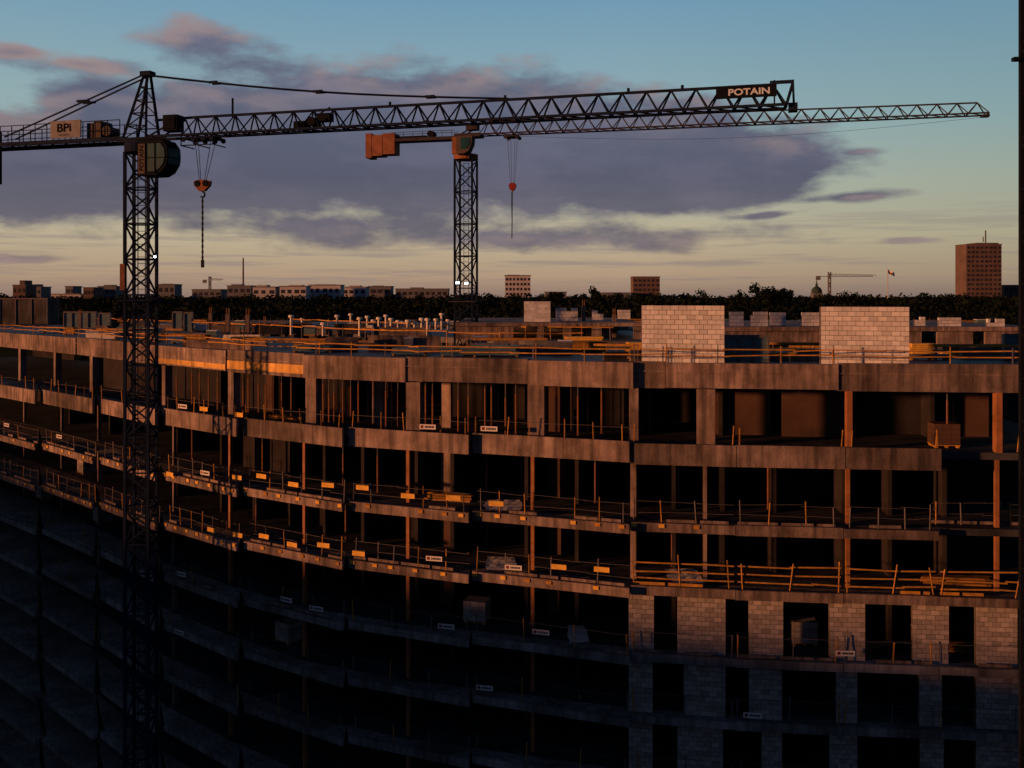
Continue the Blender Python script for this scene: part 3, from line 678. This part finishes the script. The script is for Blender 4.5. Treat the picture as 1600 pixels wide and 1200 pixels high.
wlg = MB().bar(O1 + Vector((.7, -.6, ZC + 2.1)), O1 + Vector((1.05, -.75, ZC + 2.15)), .05).obox(O1 + Vector((1.05, -.75, 0)), X_, Y_, -.1, .12, -.1, .1, ZC + 1.95, ZC + 2.2).build('work_light', 'cb', cz)
MB().obox(O1 + Vector((1.05, -.75, 0)), X_, Y_, -.02, .08, -.13, -.105, ZC + 2.02, ZC + 2.13).build('lamp_face', 'lamp', wlg)

O2 = Vector((-3.6, 75, 0)); d2 = Vector((.971, -.239, 0)).normalized(); n2 = Vector((.239, .971, 0)).normalized()
c2 = thing('tower_crane', O2, 'flat topped tower crane further back with orange lit counterweights and mast floodlights', 'tower crane')
def T2(t, s, dz): return O2 + d2 * t + n2 * s + UP * (ZC + dz)
mp2 = mast(MB(), O2, d2, n2, 1.4, 0, ZC + 10.6, 1.25, cr=.17, br=.08).build('mast', 'c1', c2)
ladder(MB(), O2, d2, n2, 10, ZC + 10.4).build('ladder', 'c1', mp2)
MB().tube((O2.x, O2.y, ZC + 10.6), (O2.x, O2.y, ZC + 11), .95, n=20).obox(O2, d2, n2, -.9, .2, -.8, .8, ZC + 11, ZC + 12.3).build('slewing_unit', 'cw', c2)
cb2 = MB().prism([(t, ZC + z) for t, z in ((-.25, 12.2), (1.0, 12.2), (.95, 11.6), (.7, 11.05), (.35, 10.85), (-.25, 10.85))], O2, d2, -1.75, -.82, n2).build('cab', 'dull2', c2)
MB().prism([(t, ZC + z) for t, z in ((.1, 12.05), (.85, 12.05), (.83, 11.6), (.6, 11.2), (.1, 11.2))], O2, d2, -1.79, -1.755, n2).build('cab_window', 'glass', cb2)
jb = truss(MB(), O2, d2, n2, 1.2, 37.4, ZC + 12.5, ZC + 13.55, 1.1, 1.3, cr=.1, br=.06, zt2=ZC + 13.3)
jb.obox(O2, d2, n2, 37.0, 37.5, -.3, .3, ZC + 12.3, ZC + 12.44); jb.bar(T2(37.4, -.5, 12.5), T2(37.4, .5, 12.5), .08)
jb.build('jib', 'c2', c2)
m = MB().obox(O2, d2, n2, -.8, 1.3, -.6, .6, ZC + 12.32, ZC + 12.6).bar(T2(-.2, -.5, 12.6), T2(1.3, 0, 13.45), .1).bar(T2(-.2, .5, 12.6), T2(1.3, 0, 13.45), .1).obox(O2, d2, n2, .1, 1.0, -.4, .4, ZC + 12.9, ZC + 13.3)
m.build('tower_head', 'c2', c2)
m = MB()
for s in (-.5, .5): m.bar(T2(-.8, s, 12.3), T2(-8, s, 12.3), .12, .25); m.bar(T2(-.8, s, 12.9), T2(-6, s, 12.9), .035)
for i in range(7): m.bar(T2(-1 - i, -.5, 12.3), T2(-1.9 - i, .5, 12.3), .07); m.bar(T2(-1 - i * .8, -.5, 12.3), T2(-1 - i * .8, -.5, 12.9), .035)
m.build('counter_jib', 'c2', c2)
for (t0, t1, z0, z1) in ((-8.15, -7.65, 10.95, 12.9), (-7.6, -6.75, 11.1, 12.75), (-6.7, -5.7, 11.2, 12.85)):
    MB().obox(O2, d2, n2, t0, t1, -.6, .6, ZC + z0, ZC + z1).build('counterweight', 'cw', c2)
MB().obox(O2, d2, n2, -5.6, -3.2, -.35, .35, ZC + 12.45, ZC + 12.6).tube(T2(-2.8, -.4, 12.7), T2(-2.8, .4, 12.7), .28, n=12).build('hoist_winch', 'cb', c2)
m = MB().obox(O2, d2, n2, 3.2, 4.3, -.6, .6, ZC + 12.2, ZC + 12.3)
for t in (3.3, 4.2):
    for s in (-.5, .5): m.tube(T2(t, s - .05, 12.2), T2(t, s + .05, 12.2), .14, n=10)
m.build('trolley', 'c2', c2)
m = MB()
for t in (3.35, 3.6, 3.95, 4.15): m.bar(T2(t, 0, 12.2), T2(3.75 + (t - 3.75) * .4, 0, 8.6), .02)
m.build('hoist_rope', 'rope', c2)
hb2 = MB().prism([(3.45, ZC + 8.55), (3.6, ZC + 8.7), (3.9, ZC + 8.7), (4.05, ZC + 8.55), (3.95, ZC + 8.2), (3.75, ZC + 8.05), (3.55, ZC + 8.2)], O2, d2, -.12, .12, n2).build('hook_block', 'redm', c2)
m = MB(); m.bar(T2(3.75, 0, 8.05), T2(3.72, 0, 6.2), .05); m.bar(T2(3.66, 0, 8.05), T2(3.7, 0, 5.8), .04); m.bar(T2(3.72, 0, 6.2), T2(3.7, 0, 4.4), .06)
m.build('lifting_sling', 'rope', c2)
m = MB(); prev = T2(4.3, -.2, 12.25)
for i in range(1, 21):
    q = T2(4.3 + 32.6 * i / 20, -.2, 12.25 - .75 * math.sin(math.pi * i / 20)); m.bar(prev, q, .018); prev = q
m.build('trolley_rope', 'rope', c2)
for i, (x, z) in enumerate(((-.35, 1.0), (.35, .95), (-.3, -.1))):
    o = O2 + d2 * x - n2 * .95
    h = MB().obox(o, d2, n2, -.2, .2, -.12, .1, ZC + z - .15, ZC + z + .15).bar(o + UP * (ZC + z), o + n2 * .3 + UP * (ZC + z), .06).build('floodlight', 'cb', c2)
    if i < 2: MB().obox(o, d2, n2, -.13, .13, -.15, -.125, ZC + z - .08, ZC + z + .08).build('lamp_face', 'lamp', h)
MB().obox(O2, d2, n2, -1.1, 1.1, -1.1, 1.1, ZC - .5, ZC - .42).build('platform', 'c2', c2)

O3 = Vector((796.5 / 1500 * 30.8 + .8, 30, 0))
m3 = thing('lattice_mast', O3, 'dark steel lattice mast cut off by the right edge of the picture', 'crane mast')
mast(MB(), O3, X_, Y_, 1.6, 0, ZC + 14, 1.5, cr=.14, br=.06).build('mast_frame', 'cb', m3)
MB().bar(Vector((O3.x - .82, 30.8, ZC + 7.45)), Vector((O3.x - .98, 30.75, ZC + 7.62)), .04).obox((O3.x - 1.02, 30.7, 0), X_, Y_, -.12, .08, -.1, .1, ZC + 7.5, ZC + 7.62).build('floodlight', 'cb', m3)

def small_crane(px, ytop, x0, x1, Y, lab):
    s = F0 / Y; o = P(px, Y); th = thing('distant_crane', (o.x, Y, HILL), lab, 'tower crane', 'small cranes on the horizon')
    zt = yz(ytop, Y); w = 2.0
    mast(MB(), o, X_, Y_, w, HILL, zt, 4, cr=.6, br=.4).build('mast', 'f_grey', th)
    m = MB(); a = (x0 - px) / s; b = (x1 - px) / s
    zj = zt - 4
    m.bar((o.x + a, Y, zj), (o.x + b, Y, zj), .6); m.bar((o.x, Y, zj + 2.2), (o.x + b, Y, zj + 1), .4)
    k = 0
    while k < b: m.bar((o.x + k, Y, zj), (o.x + k + 2, Y, zj + 1.8), .3); m.bar((o.x + k + 2, Y, zj + 1.8), (o.x + k + 4, Y, zj), .3); k += 4
    m.build('jib', 'f_grey', th)
    MB().box(o.x + a, o.x + a + 4, Y - 1, Y + 1, zj - 3.5, zj - .31).build('counterweight', 'f_grey', th)
small_crane(1296, 425, 1275, 1364, 900, 'tiny pale tower crane on the horizon at right, behind the trees')
small_crane(328, 432, 317, 347, 1100, 'tiny tower crane on the horizon right of the front crane mast')

# ------------------------------------------------------------------ horizon buildings
def far(px0, px1, yt, Y, m, lab, rows=3, cols=6, extras=(), dep=20):
    a = P(px0, Y); b = P(px1, Y); zt = yz(yt, Y)
    th = thing('city_building', ((a.x + b.x) / 2, Y, HILL), lab, 'building', 'buildings on the horizon')
    MB().box(a.x, b.x, Y, Y + dep, HILL, zt).build('wall', m, th)
    MB().box(a.x - .6, b.x + .6, Y - .6, Y + dep + .6, zt + .005, zt + .8).build('roof', 'f_grey', th)
    W = b.x - a.x; zb = ZC - 6; H = zt - 1 - zb
    for r in range(rows):
        for c in range(cols):
            x = a.x + W * (c + .2 + random.uniform(-.06, .06)) / cols; z = zb + H * (r + .25) / rows
            MB().box(x, x + W / cols * random.uniform(.45, .65), Y - .25, Y - .02, z, z + H / rows * .5).build('window', 'f_win', th)
    for (e0, e1, et) in extras:
        p = P(e0, Y); q = P(e1, Y); MB().box(p.x, q.x, Y + 3, Y + dep - 3, zt + .805, yz(et, Y)).build('roof_room', m, th)
    return th
tw = far(1510, 1565, 382, 1200, 'f_brown', 'tall brown office tower with an antenna on the horizon at right', 12, 8, ((1527, 1562, 379),), dep=30)
tp = P(1540, 1215); MB().bar((tp.x, 1215, yz(380, 1215)), (tp.x, 1215, yz(360, 1215)), 1.3).bar((tp.x - 3, 1215, yz(378, 1215)), (tp.x - 3, 1215, yz(370, 1215)), 1).build('antenna', 'f_grey', tw)
far(1569, 1615, 446, 1250, 'f_brown', 'low brown building right of the tall tower at the picture edge', 2, 6)
far(789, 829, 431, 1000, 'f_white', 'white apartment block with dark windows on the horizon right of the rear crane', 5, 7, ((792, 812, 429),))
far(989, 1031, 433, 1000, 'f_brown', 'dark brown apartment block on the horizon right of centre', 5, 6)
specs = [(437, 478, 448, 'f_white', 'low white building on the horizon right of the thin chimney', ((450, 470, 445),)),
         (482, 532, 446, 'f_white', 'long pale building on the horizon between two lower white ones', ((490, 520, 444),)),
         (535, 572, 449, 'f_white', 'low white building on the horizon left of the rear crane', ((545, 562, 446),)),
         (576, 611, 448, 'f_grey', 'grey stepped block on the horizon left of the rear crane', ((582, 596, 446),)),
         (355, 392, 447, 'f_grey', 'grey building with roof block at the foot of the thin chimney', ((360, 375, 444),)),
         (395, 430, 449, 'f_white', 'pale building just right of the thin chimney foot', ((400, 415, 445),)),
         (618, 700, 452, 'f_grey', 'low grey building on the horizon touching the rear crane mast', ((640, 660, 449),)),
         (247, 273, 445, 'f_grey', 'small grey building directly right of the front crane mast', ((250, 262, 443),)),
         (153, 181, 448, 'f_grey', 'grey block on the horizon just left of the front crane mast', ((160, 172, 445),)),
         (102, 114, 448, 'f_grey', 'narrow grey block on the left horizon between two wider ones', ()),
         (130, 146, 450, 'f_brown', 'square brown block on the left horizon, second left of the crane mast', ()),
         (20, 40, 446, 'f_brown', 'brown block on the horizon nearest the left picture edge', ((28, 36, 438),)),
         (43, 64, 449, 'f_grey', 'grey stepped block on the horizon near the left picture edge', ((46, 54, 444),)),
         (76, 134, 460, 'f_white', 'very low white building on the left horizon in front of brown blocks', ()),
         (940, 985, 458, 'f_grey', 'low grey roofline on the horizon left of the dark brown block', ()),
         (852, 885, 457, 'f_grey', 'small grey building on the horizon right of the white apartment block', ()),
         (300, 345, 453, 'f_grey', 'low grey building on the horizon under the tiny left crane', ()),
         (1200, 1225, 459, 'f_grey', 'grey roof peeping from the trees left of the green dome', ())]
for i, (a, b, yt, m, lab, ex) in enumerate(specs): far(a, b, yt, 850 + 35 * (i % 5), m, lab, 2, max(3, (b - a) // 9), ex)
o = P(380, 1000); ch = thing('chimney', (o.x, 1000, HILL), 'thin tall striped chimney standing above the left horizon', 'chimney')
MB().tube((o.x, 1000, HILL), (o.x, 1000, yz(412, 1000)), 1.2, .8, n=10).build('shaft', 'f_brown', ch); MB().tube((o.x, 1000, yz(412, 1000)), (o.x, 1000, yz(403, 1000)), .8, .7, n=10).build('tip', 'redm', ch)
o = P(1276, 800); zb = yz(458, 800)
cd = thing('church_dome', (o.x, 800, HILL), 'small green domed church tower with a spire on the right horizon', 'church')
MB().box(o.x - 4, o.x + 4, 796, 804, HILL, zb).build('tower', 'f_grey', cd)
m = MB(); prf = [(4.3, 0), (4.5, 1.5), (4.0, 3.4), (2.6, 5.0), (1.2, 6.0), (.9, 7.5), (1.1, 7.9), (.5, 8.8), (.15, 13)]
for (r0, z0), (r1, z1) in zip(prf, prf[1:]): m.tube((o.x, 800, zb + z0 * .95), (o.x, 800, zb + z1 * .95), r0, r1, n=12, cap=False)
m.build('dome', mat('green_copper', (.03, .05, .05), .8, .2, .3), cd)
o = P(1387, 600); fp = thing('flag_pole', (o.x, 600, HILL), 'tall pale flagpole with a small white and red flag on the right horizon', 'flagpole')
MB().tube((o.x, 600, HILL), (o.x, 600, yz(420, 600)), .4, .22, n=6).build('pole', 'f_white', fp)
for (zz, mm) in ((1.21, 'white'), (0, 'redm')):
    m = MB(); N = 6
    for i in range(N + 1):
        for z in (0, 1): m.v.append(Vector((o.x + .3 + i * .7, 600 + .5 * math.sin(i * 1.3), yz(427, 600) - i * .35 + zz + z * 1.2)))
    for i in range(N): m.f.append([2 * i, 2 * i + 2, 2 * i + 3, 2 * i + 1])
    m.build('flag', mm, fp)

# ------------------------------------------------------------------ forest on the terrace
def clump(m, c, rx, rz, n, sz):
    for _ in range(n):
        u = Vector((random.gauss(0, 1), random.gauss(0, 1), random.gauss(0, 1))).normalized() * (random.random() ** .4)
        p = c + Vector((u.x * rx, u.y * rx, u.z * rz)); i = len(m.v)
        a = Vector((random.gauss(0, 1), random.gauss(0, 1), random.gauss(0, .6))).normalized() * sz * random.uniform(.6, 1.3)
        b = a.cross(Vector((random.gauss(0, 1), random.gauss(0, 1), random.gauss(0, 1)))).normalized() * sz * random.uniform(.4, .9)
        m.v += [p - a, p + b, p + a, p - b]; m.f.append([i, i + 1, i + 2, i + 3])
fo = MB(); rows = 40; cols = 130
for r in range(rows):
    Y = 150 * (1500 / 150) ** (r / (rows - 1))
    for c in range(cols):
        px = -200 + 2000 * c / (cols - 1)
        q = P(px, Y); h = HILL + 22.5 + 2.5 * noise.noise(Vector((q.x / 25, Y / 25, 0))) + 1.5 * noise.noise(Vector((q.x / 9, Y / 9, 3))) + min(4.5, Y / 200)
        fo.v.append(Vector((q.x, Y, h if r else HILL)))
for r in range(rows - 1):
    for c in range(cols - 1): q = r * cols + c; fo.f.append([q, q + 1, q + cols + 1, q + cols])
for k in range(2300):
    Y = 155 * (1300 / 155) ** random.random(); px = random.uniform(-200, 1800); q = P(px, Y)
    r = random.uniform(3, 5.5) * (1 if Y < 500 else 1.6); top = HILL + 25.4 + 4.2 * noise.noise(Vector((q.x / 60, Y / 60, 5))) + random.uniform(-1, 1.2) + min(4.2, Y / 220)
    clump(fo, Vector((q.x, Y, top - r * .7)), r, r * .8, 50, .3 + Y / 800)
tag(fo.build('forest', 'leaf'), 'dark wooded belt of broadleaf trees stretching along the whole horizon', 'forest', kind='stuff')
def tree(px, yt, wpx, Y, lab):
    o = P(px, Y); zt = yz(yt, Y); w = wpx / F0 * Y; H = zt - HILL
    th = thing('broadleaf_tree', (o.x, Y, HILL), lab, 'tree', 'taller trees above the wooded belt')
    m = MB().tube((o.x, Y, HILL), (o.x, Y, HILL + H * .6), .7, .35, n=8)
    for i in range(7):
        an = random.uniform(0, 6.28); m.tube((o.x, Y, HILL + H * random.uniform(.4, .59)), (o.x + math.cos(an) * w * .35, Y + math.sin(an) * w * .3, HILL + H * random.uniform(.7, .9)), .25, .08, n=6)
    m.build('trunk', 'bark', th)
    m = MB()
    for i in range(26):
        an = random.uniform(0, 6.28); rr = random.random() ** .5 * w * .42; z = zt - 1.4 - (rr / (w * .4)) ** 2 * 3.5 - random.random() * 7
        clump(m, Vector((o.x + math.cos(an) * rr, Y + math.sin(an) * rr, z)), w * .15, w * .1 + .6, 90, .5)
    m.build('crown', 'leaf', th)
for i, a in enumerate(((1185, 437, 66, 330, 'tall broad tree on the right horizon, left of a close pair'), (1220, 442, 42, 350, 'tall tree on the right horizon, right of a close pair'), (925, 446, 50, 340, 'rounded tree rising above the belt right of the rear crane'), (1090, 453, 60, 360, 'broad low tree rising above the belt right of the dark brown block'), (868, 450, 34, 380, 'small tree rising beside the white apartment block'), (1330, 455, 70, 350, 'broad tree rising above the belt left of the flagpole'), (655, 454, 50, 360, 'broad tree just left of the rear crane mast'), (1450, 456, 70, 360, 'broad tree rising above the belt left of the tall brown tower'), (200, 457, 50, 380, 'broad tree rising above the belt behind the front crane mast'))):
    tree(*a)

# ------------------------------------------------------------------ unseen block added at the left to shade the lower storeys
SD = Vector((.92, .39, 0)).normalized(); SP = Vector((-SD.y, SD.x, 0))
nb = thing('shade_caster_block', SD * -78 + SP * 50, 'plain long unseen block added left of the picture to shade the lower storeys', 'building')
MB().obox((0, 0, 0), SD, SP, -90, -72, -25, 125, 0, 33.7).build('wall', 'conc2', nb)
MB().obox((0, 0, 0), SD, SP, -90.3, -71.7, -25.3, 125.3, 33.705, 34.1).build('roof', 'conc2', nb)
for r in range(6):
    for c in range(14): MB().obox((0, 0, 0), SD, SP, -71.98, -71.9, -18 + c * 10, -14 + c * 10, 13 + r * 3.2, 14.8 + r * 3.2).build('window', 'f_win', nb)

# ------------------------------------------------------------------ camera
cam = bpy.data.cameras.new('camera'); co = bpy.data.objects.new('camera', cam); C.objects.link(co)
co.location = (0, 0, ZC); co.rotation_euler = (R(90), 0, 0)
cam.sensor_width = 36; cam.lens = 36 * F0 / 1600; cam.shift_y = -(600 - HZ) / 1600
cam.clip_start = .1; cam.clip_end = 20000
bpy.context.scene.camera = co

# ------------------------------------------------------------------ sun
EL = 4.4
sun = bpy.data.lights.new('sun', 'SUN'); sun.energy = 4.4; sun.angle = R(2.0); sun.color = (1, .345, .12)
so = bpy.data.objects.new('sun', sun); C.objects.link(so)
dirv = Vector((SD.x * math.cos(R(EL)), SD.y * math.cos(R(EL)), -math.sin(R(EL))))
so.rotation_euler = dirv.to_track_quat('-Z', 'Y').to_euler(); so.location = (-60, -30, 60)

# ------------------------------------------------------------------ world
w = bpy.data.worlds.new('World'); bpy.context.scene.world = w; w.use_nodes = True
w.cycles.sampling_method = 'NONE'
nt = w.node_tree; N_ = nt.nodes; L_ = nt.links; N_.clear()
def mk(tree):
    nn, ll = tree.nodes, tree.links
    def math_(op, a, b=None, c=None, clamp=False):
        x = nn.new('ShaderNodeMath'); x.operation = op; x.use_clamp = clamp
        for i, v in enumerate((a, b, c)):
            if v is None: continue
            if isinstance(v, (int, float)): x.inputs[i].default_value = v
            else: ll.new(v, x.inputs[i])
        return x.outputs[0]
    return math_
gt = bpy.data.node_groups.new('cloud_density', 'ShaderNodeTree')
gt.interface.new_socket('Az', in_out='INPUT', socket_type='NodeSocketFloat')
gt.interface.new_socket('El', in_out='INPUT', socket_type='NodeSocketFloat')
gt.interface.new_socket('D', in_out='OUTPUT', socket_type='NodeSocketFloat')
gi = gt.nodes.new('NodeGroupInput'); go = gt.nodes.new('NodeGroupOutput'); gm = mk(gt)
az, el = gi.outputs['Az'], gi.outputs['El']
def comb(tree, a, b, sx, sy, z=0):
    m_ = mk(tree); c = tree.nodes.new('ShaderNodeCombineXYZ')
    tree.links.new(m_('MULTIPLY', a, sx), c.inputs[0]); tree.links.new(m_('MULTIPLY', b, sy), c.inputs[1]); c.inputs[2].default_value = z
    return c.outputs[0]
def nz(tree, vec, scale, detail, rough=.6, col=False):
    t = tree.nodes.new('ShaderNodeTexNoise'); t.inputs['Scale'].default_value = scale; t.inputs['Detail'].default_value = detail; t.inputs['Roughness'].default_value = rough
    tree.links.new(vec, t.inputs['Vector']); return t.outputs['Color' if col else 'Fac']
n_big = nz(gt, comb(gt, az, el, 13, 32), 1, 6, .58)
n_w = nz(gt, comb(gt, az, el, 5, 12, 4.2), 1, 2, .5, True)
sw = gt.nodes.new('ShaderNodeSeparateColor'); gt.links.new(n_w, sw.inputs[0])
az2 = gm('ADD', az, gm('MULTIPLY', gm('SUBTRACT', sw.outputs[0], .5), .09))
el2 = gm('ADD', el, gm('MULTIPLY', gm('SUBTRACT', sw.outputs[1], .5), .03))
blobs = [(-20, 260, 380, 95), (150, 258, 380, 98), (360, 240, 360, 118), (520, 205, 260, 105), (660, 225, 350, 130), (830, 230, 310, 120), (980, 240, 280, 100), (1110, 250, 210, 68), (1040, 298, 200, 42), (1220, 248, 110, 26),
         (540, 355, 360, 26), (840, 370, 350, 22), (1320, 311, 105, 9), (1330, 236, 45, 9), (1185, 339, 60, 8), (1400, 384, 60, 5),
         (330, 80, 115, 36), (130, 105, 110, 15), (30, 82, 90, 16), (20, 405, 120, 7), (180, 180, 140, 50)]
D = None
for (bx, by, rx, ry) in blobs:
    a0 = math.atan((bx - 800) / F0); e0 = math.atan((HZ - by) / F0 * math.cos(a0)); ra = rx / F0 * math.cos(a0) ** 2; re = ry / F0 * math.cos(a0)
    cv = gt.nodes.new('ShaderNodeCombineXYZ')
    gt.links.new(gm('MULTIPLY_ADD', az2, 1 / ra, -a0 / ra), cv.inputs[0]); gt.links.new(gm('MULTIPLY_ADD', el2, 1 / re, -e0 / re), cv.inputs[1])
    ln = gt.nodes.new('ShaderNodeVectorMath'); ln.operation = 'LENGTH'; gt.links.new(cv.outputs[0], ln.inputs[0])
    big = 1.35 if ry > 40 else .5
    d = gm('MULTIPLY_ADD', ln.outputs['Value'], -big, big)
    D = d if D is None else gm('SMOOTH_MAX', D, d, .2)
D = gm('ADD', D, gm('MULTIPLY', gm('SUBTRACT', n_big, .5), 1.35))
gt.links.new(D, go.inputs['D'])
wm = mk(nt)
tc = N_.new('ShaderNodeTexCoord'); sx = N_.new('ShaderNodeSeparateXYZ'); nv = N_.new('ShaderNodeVectorMath'); nv.operation = 'NORMALIZE'
L_.new(tc.outputs['Generated'], nv.inputs[0]); L_.new(nv.outputs[0], sx.inputs[0])
azw = wm('ARCTAN2', sx.outputs[0], sx.outputs[1]); elw = wm('ARCSINE', sx.outputs[2])
def dens(da, de):
    gnode = N_.new('ShaderNodeGroup'); gnode.node_tree = gt
    L_.new(wm('ADD', azw, da), gnode.inputs[0]); L_.new(wm('ADD', elw, de), gnode.inputs[1]); return gnode.outputs[0]
D0 = dens(0, 0); D1 = dens(-.02, .02)
def ramp(fac, stops):
    r = N_.new('ShaderNodeValToRGB'); e = r.color_ramp.elements
    while len(e) < len(stops): e.new(.5)
    for x, (p, c) in zip(e, stops): x.position = p; x.color = c
    L_.new(fac, r.inputs[0]); return r.outputs[0]
def mixc(f, a, b, mode='MIX'):
    x = N_.new('ShaderNodeMix'); x.data_type = 'RGBA'; x.blend_type = mode
    for s, v in ((0, f), (6, a), (7, b)):
        if isinstance(v, (int, float)): x.inputs[s].default_value = v
        elif isinstance(v, tuple): x.inputs[s].default_value = v
        else: L_.new(v, x.inputs[s])
    return x.outputs[2]
sky = ramp(elw, [(0.0, srgb(142, 118, 108)), (.02, srgb(174, 148, 124)), (.06, srgb(186, 172, 144)), (.11, srgb(172, 176, 160)), (.17, srgb(148, 172, 174)), (.29, srgb(114, 154, 178)), (.5, srgb(44, 66, 96)), (1, srgb(24, 38, 64))])
rs = wm('MULTIPLY', wm('SUBTRACT', azw, .12), 1.5, clamp=True)
sky = mixc(rs, sky, mixc(1.0, sky, (.62, .75, .78, 1), 'MULTIPLY'))
def mapr(v, a, b, c=0., d=1., smooth=True):
    x = N_.new('ShaderNodeMapRange'); x.interpolation_type = 'SMOOTHSTEP' if smooth else 'LINEAR'
    for i, k in enumerate((a, b, c, d)): x.inputs[i + 1].default_value = k
    L_.new(v, x.inputs[0]); return x.outputs[0]
alpha = mapr(D0, -.16, .36)
lit = mapr(wm('SUBTRACT', D0, D1), .08, .75)
lit = wm('MULTIPLY', lit, mapr(D0, 1.1, .2))
ccol = ramp(elw, [(0, srgb(120, 104, 104)), (.06, srgb(96, 93, 108)), (.12, srgb(78, 79, 103)), (.3, srgb(98, 102, 124))])
shade = nz(nt, comb(nt, azw, elw, 9, 26, 1.5), 1, 4)
ccol = mixc(mapr(shade, .38, .68), ccol, mixc(1.0, ccol, (1.35, 1.25, 1.2, 1), 'MULTIPLY'))
ccol = mixc(wm('MULTIPLY', lit, .6), ccol, srgb(178, 150, 142))
full = mixc(wm('MULTIPLY', alpha, .95), sky, ccol)
stv = nz(nt, comb(nt, azw, elw, 6, 130, 2.5), 1, 4)
stm = wm('MULTIPLY', mapr(stv, .48, .68), wm('MULTIPLY', mapr(elw, .0, .02), mapr(elw, .11, .05)))
full = mixc(wm('MULTIPLY', stm, .5), full, srgb(128, 116, 120))
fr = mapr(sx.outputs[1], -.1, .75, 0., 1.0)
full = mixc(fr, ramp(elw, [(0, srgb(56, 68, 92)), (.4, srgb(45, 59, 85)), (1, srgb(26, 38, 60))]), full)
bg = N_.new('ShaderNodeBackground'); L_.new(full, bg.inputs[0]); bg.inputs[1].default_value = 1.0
st = N_.new('ShaderNodeTexSky'); st.sky_type = 'NISHITA'; st.sun_disc = False; st.sun_elevation = R(EL); st.sun_rotation = math.atan2(-SD.x, -SD.y) % (2 * math.pi)
bg2 = N_.new('ShaderNodeBackground'); L_.new(st.outputs[0], bg2.inputs[0]); bg2.inputs[1].default_value = .005
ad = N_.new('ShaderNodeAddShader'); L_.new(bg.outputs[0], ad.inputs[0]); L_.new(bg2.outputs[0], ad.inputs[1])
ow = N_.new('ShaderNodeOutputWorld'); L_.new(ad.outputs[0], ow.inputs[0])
sc = bpy.context.scene
sc.view_settings.view_transform = 'Standard'; sc.view_settings.look = 'None'; sc.view_settings.exposure = 0
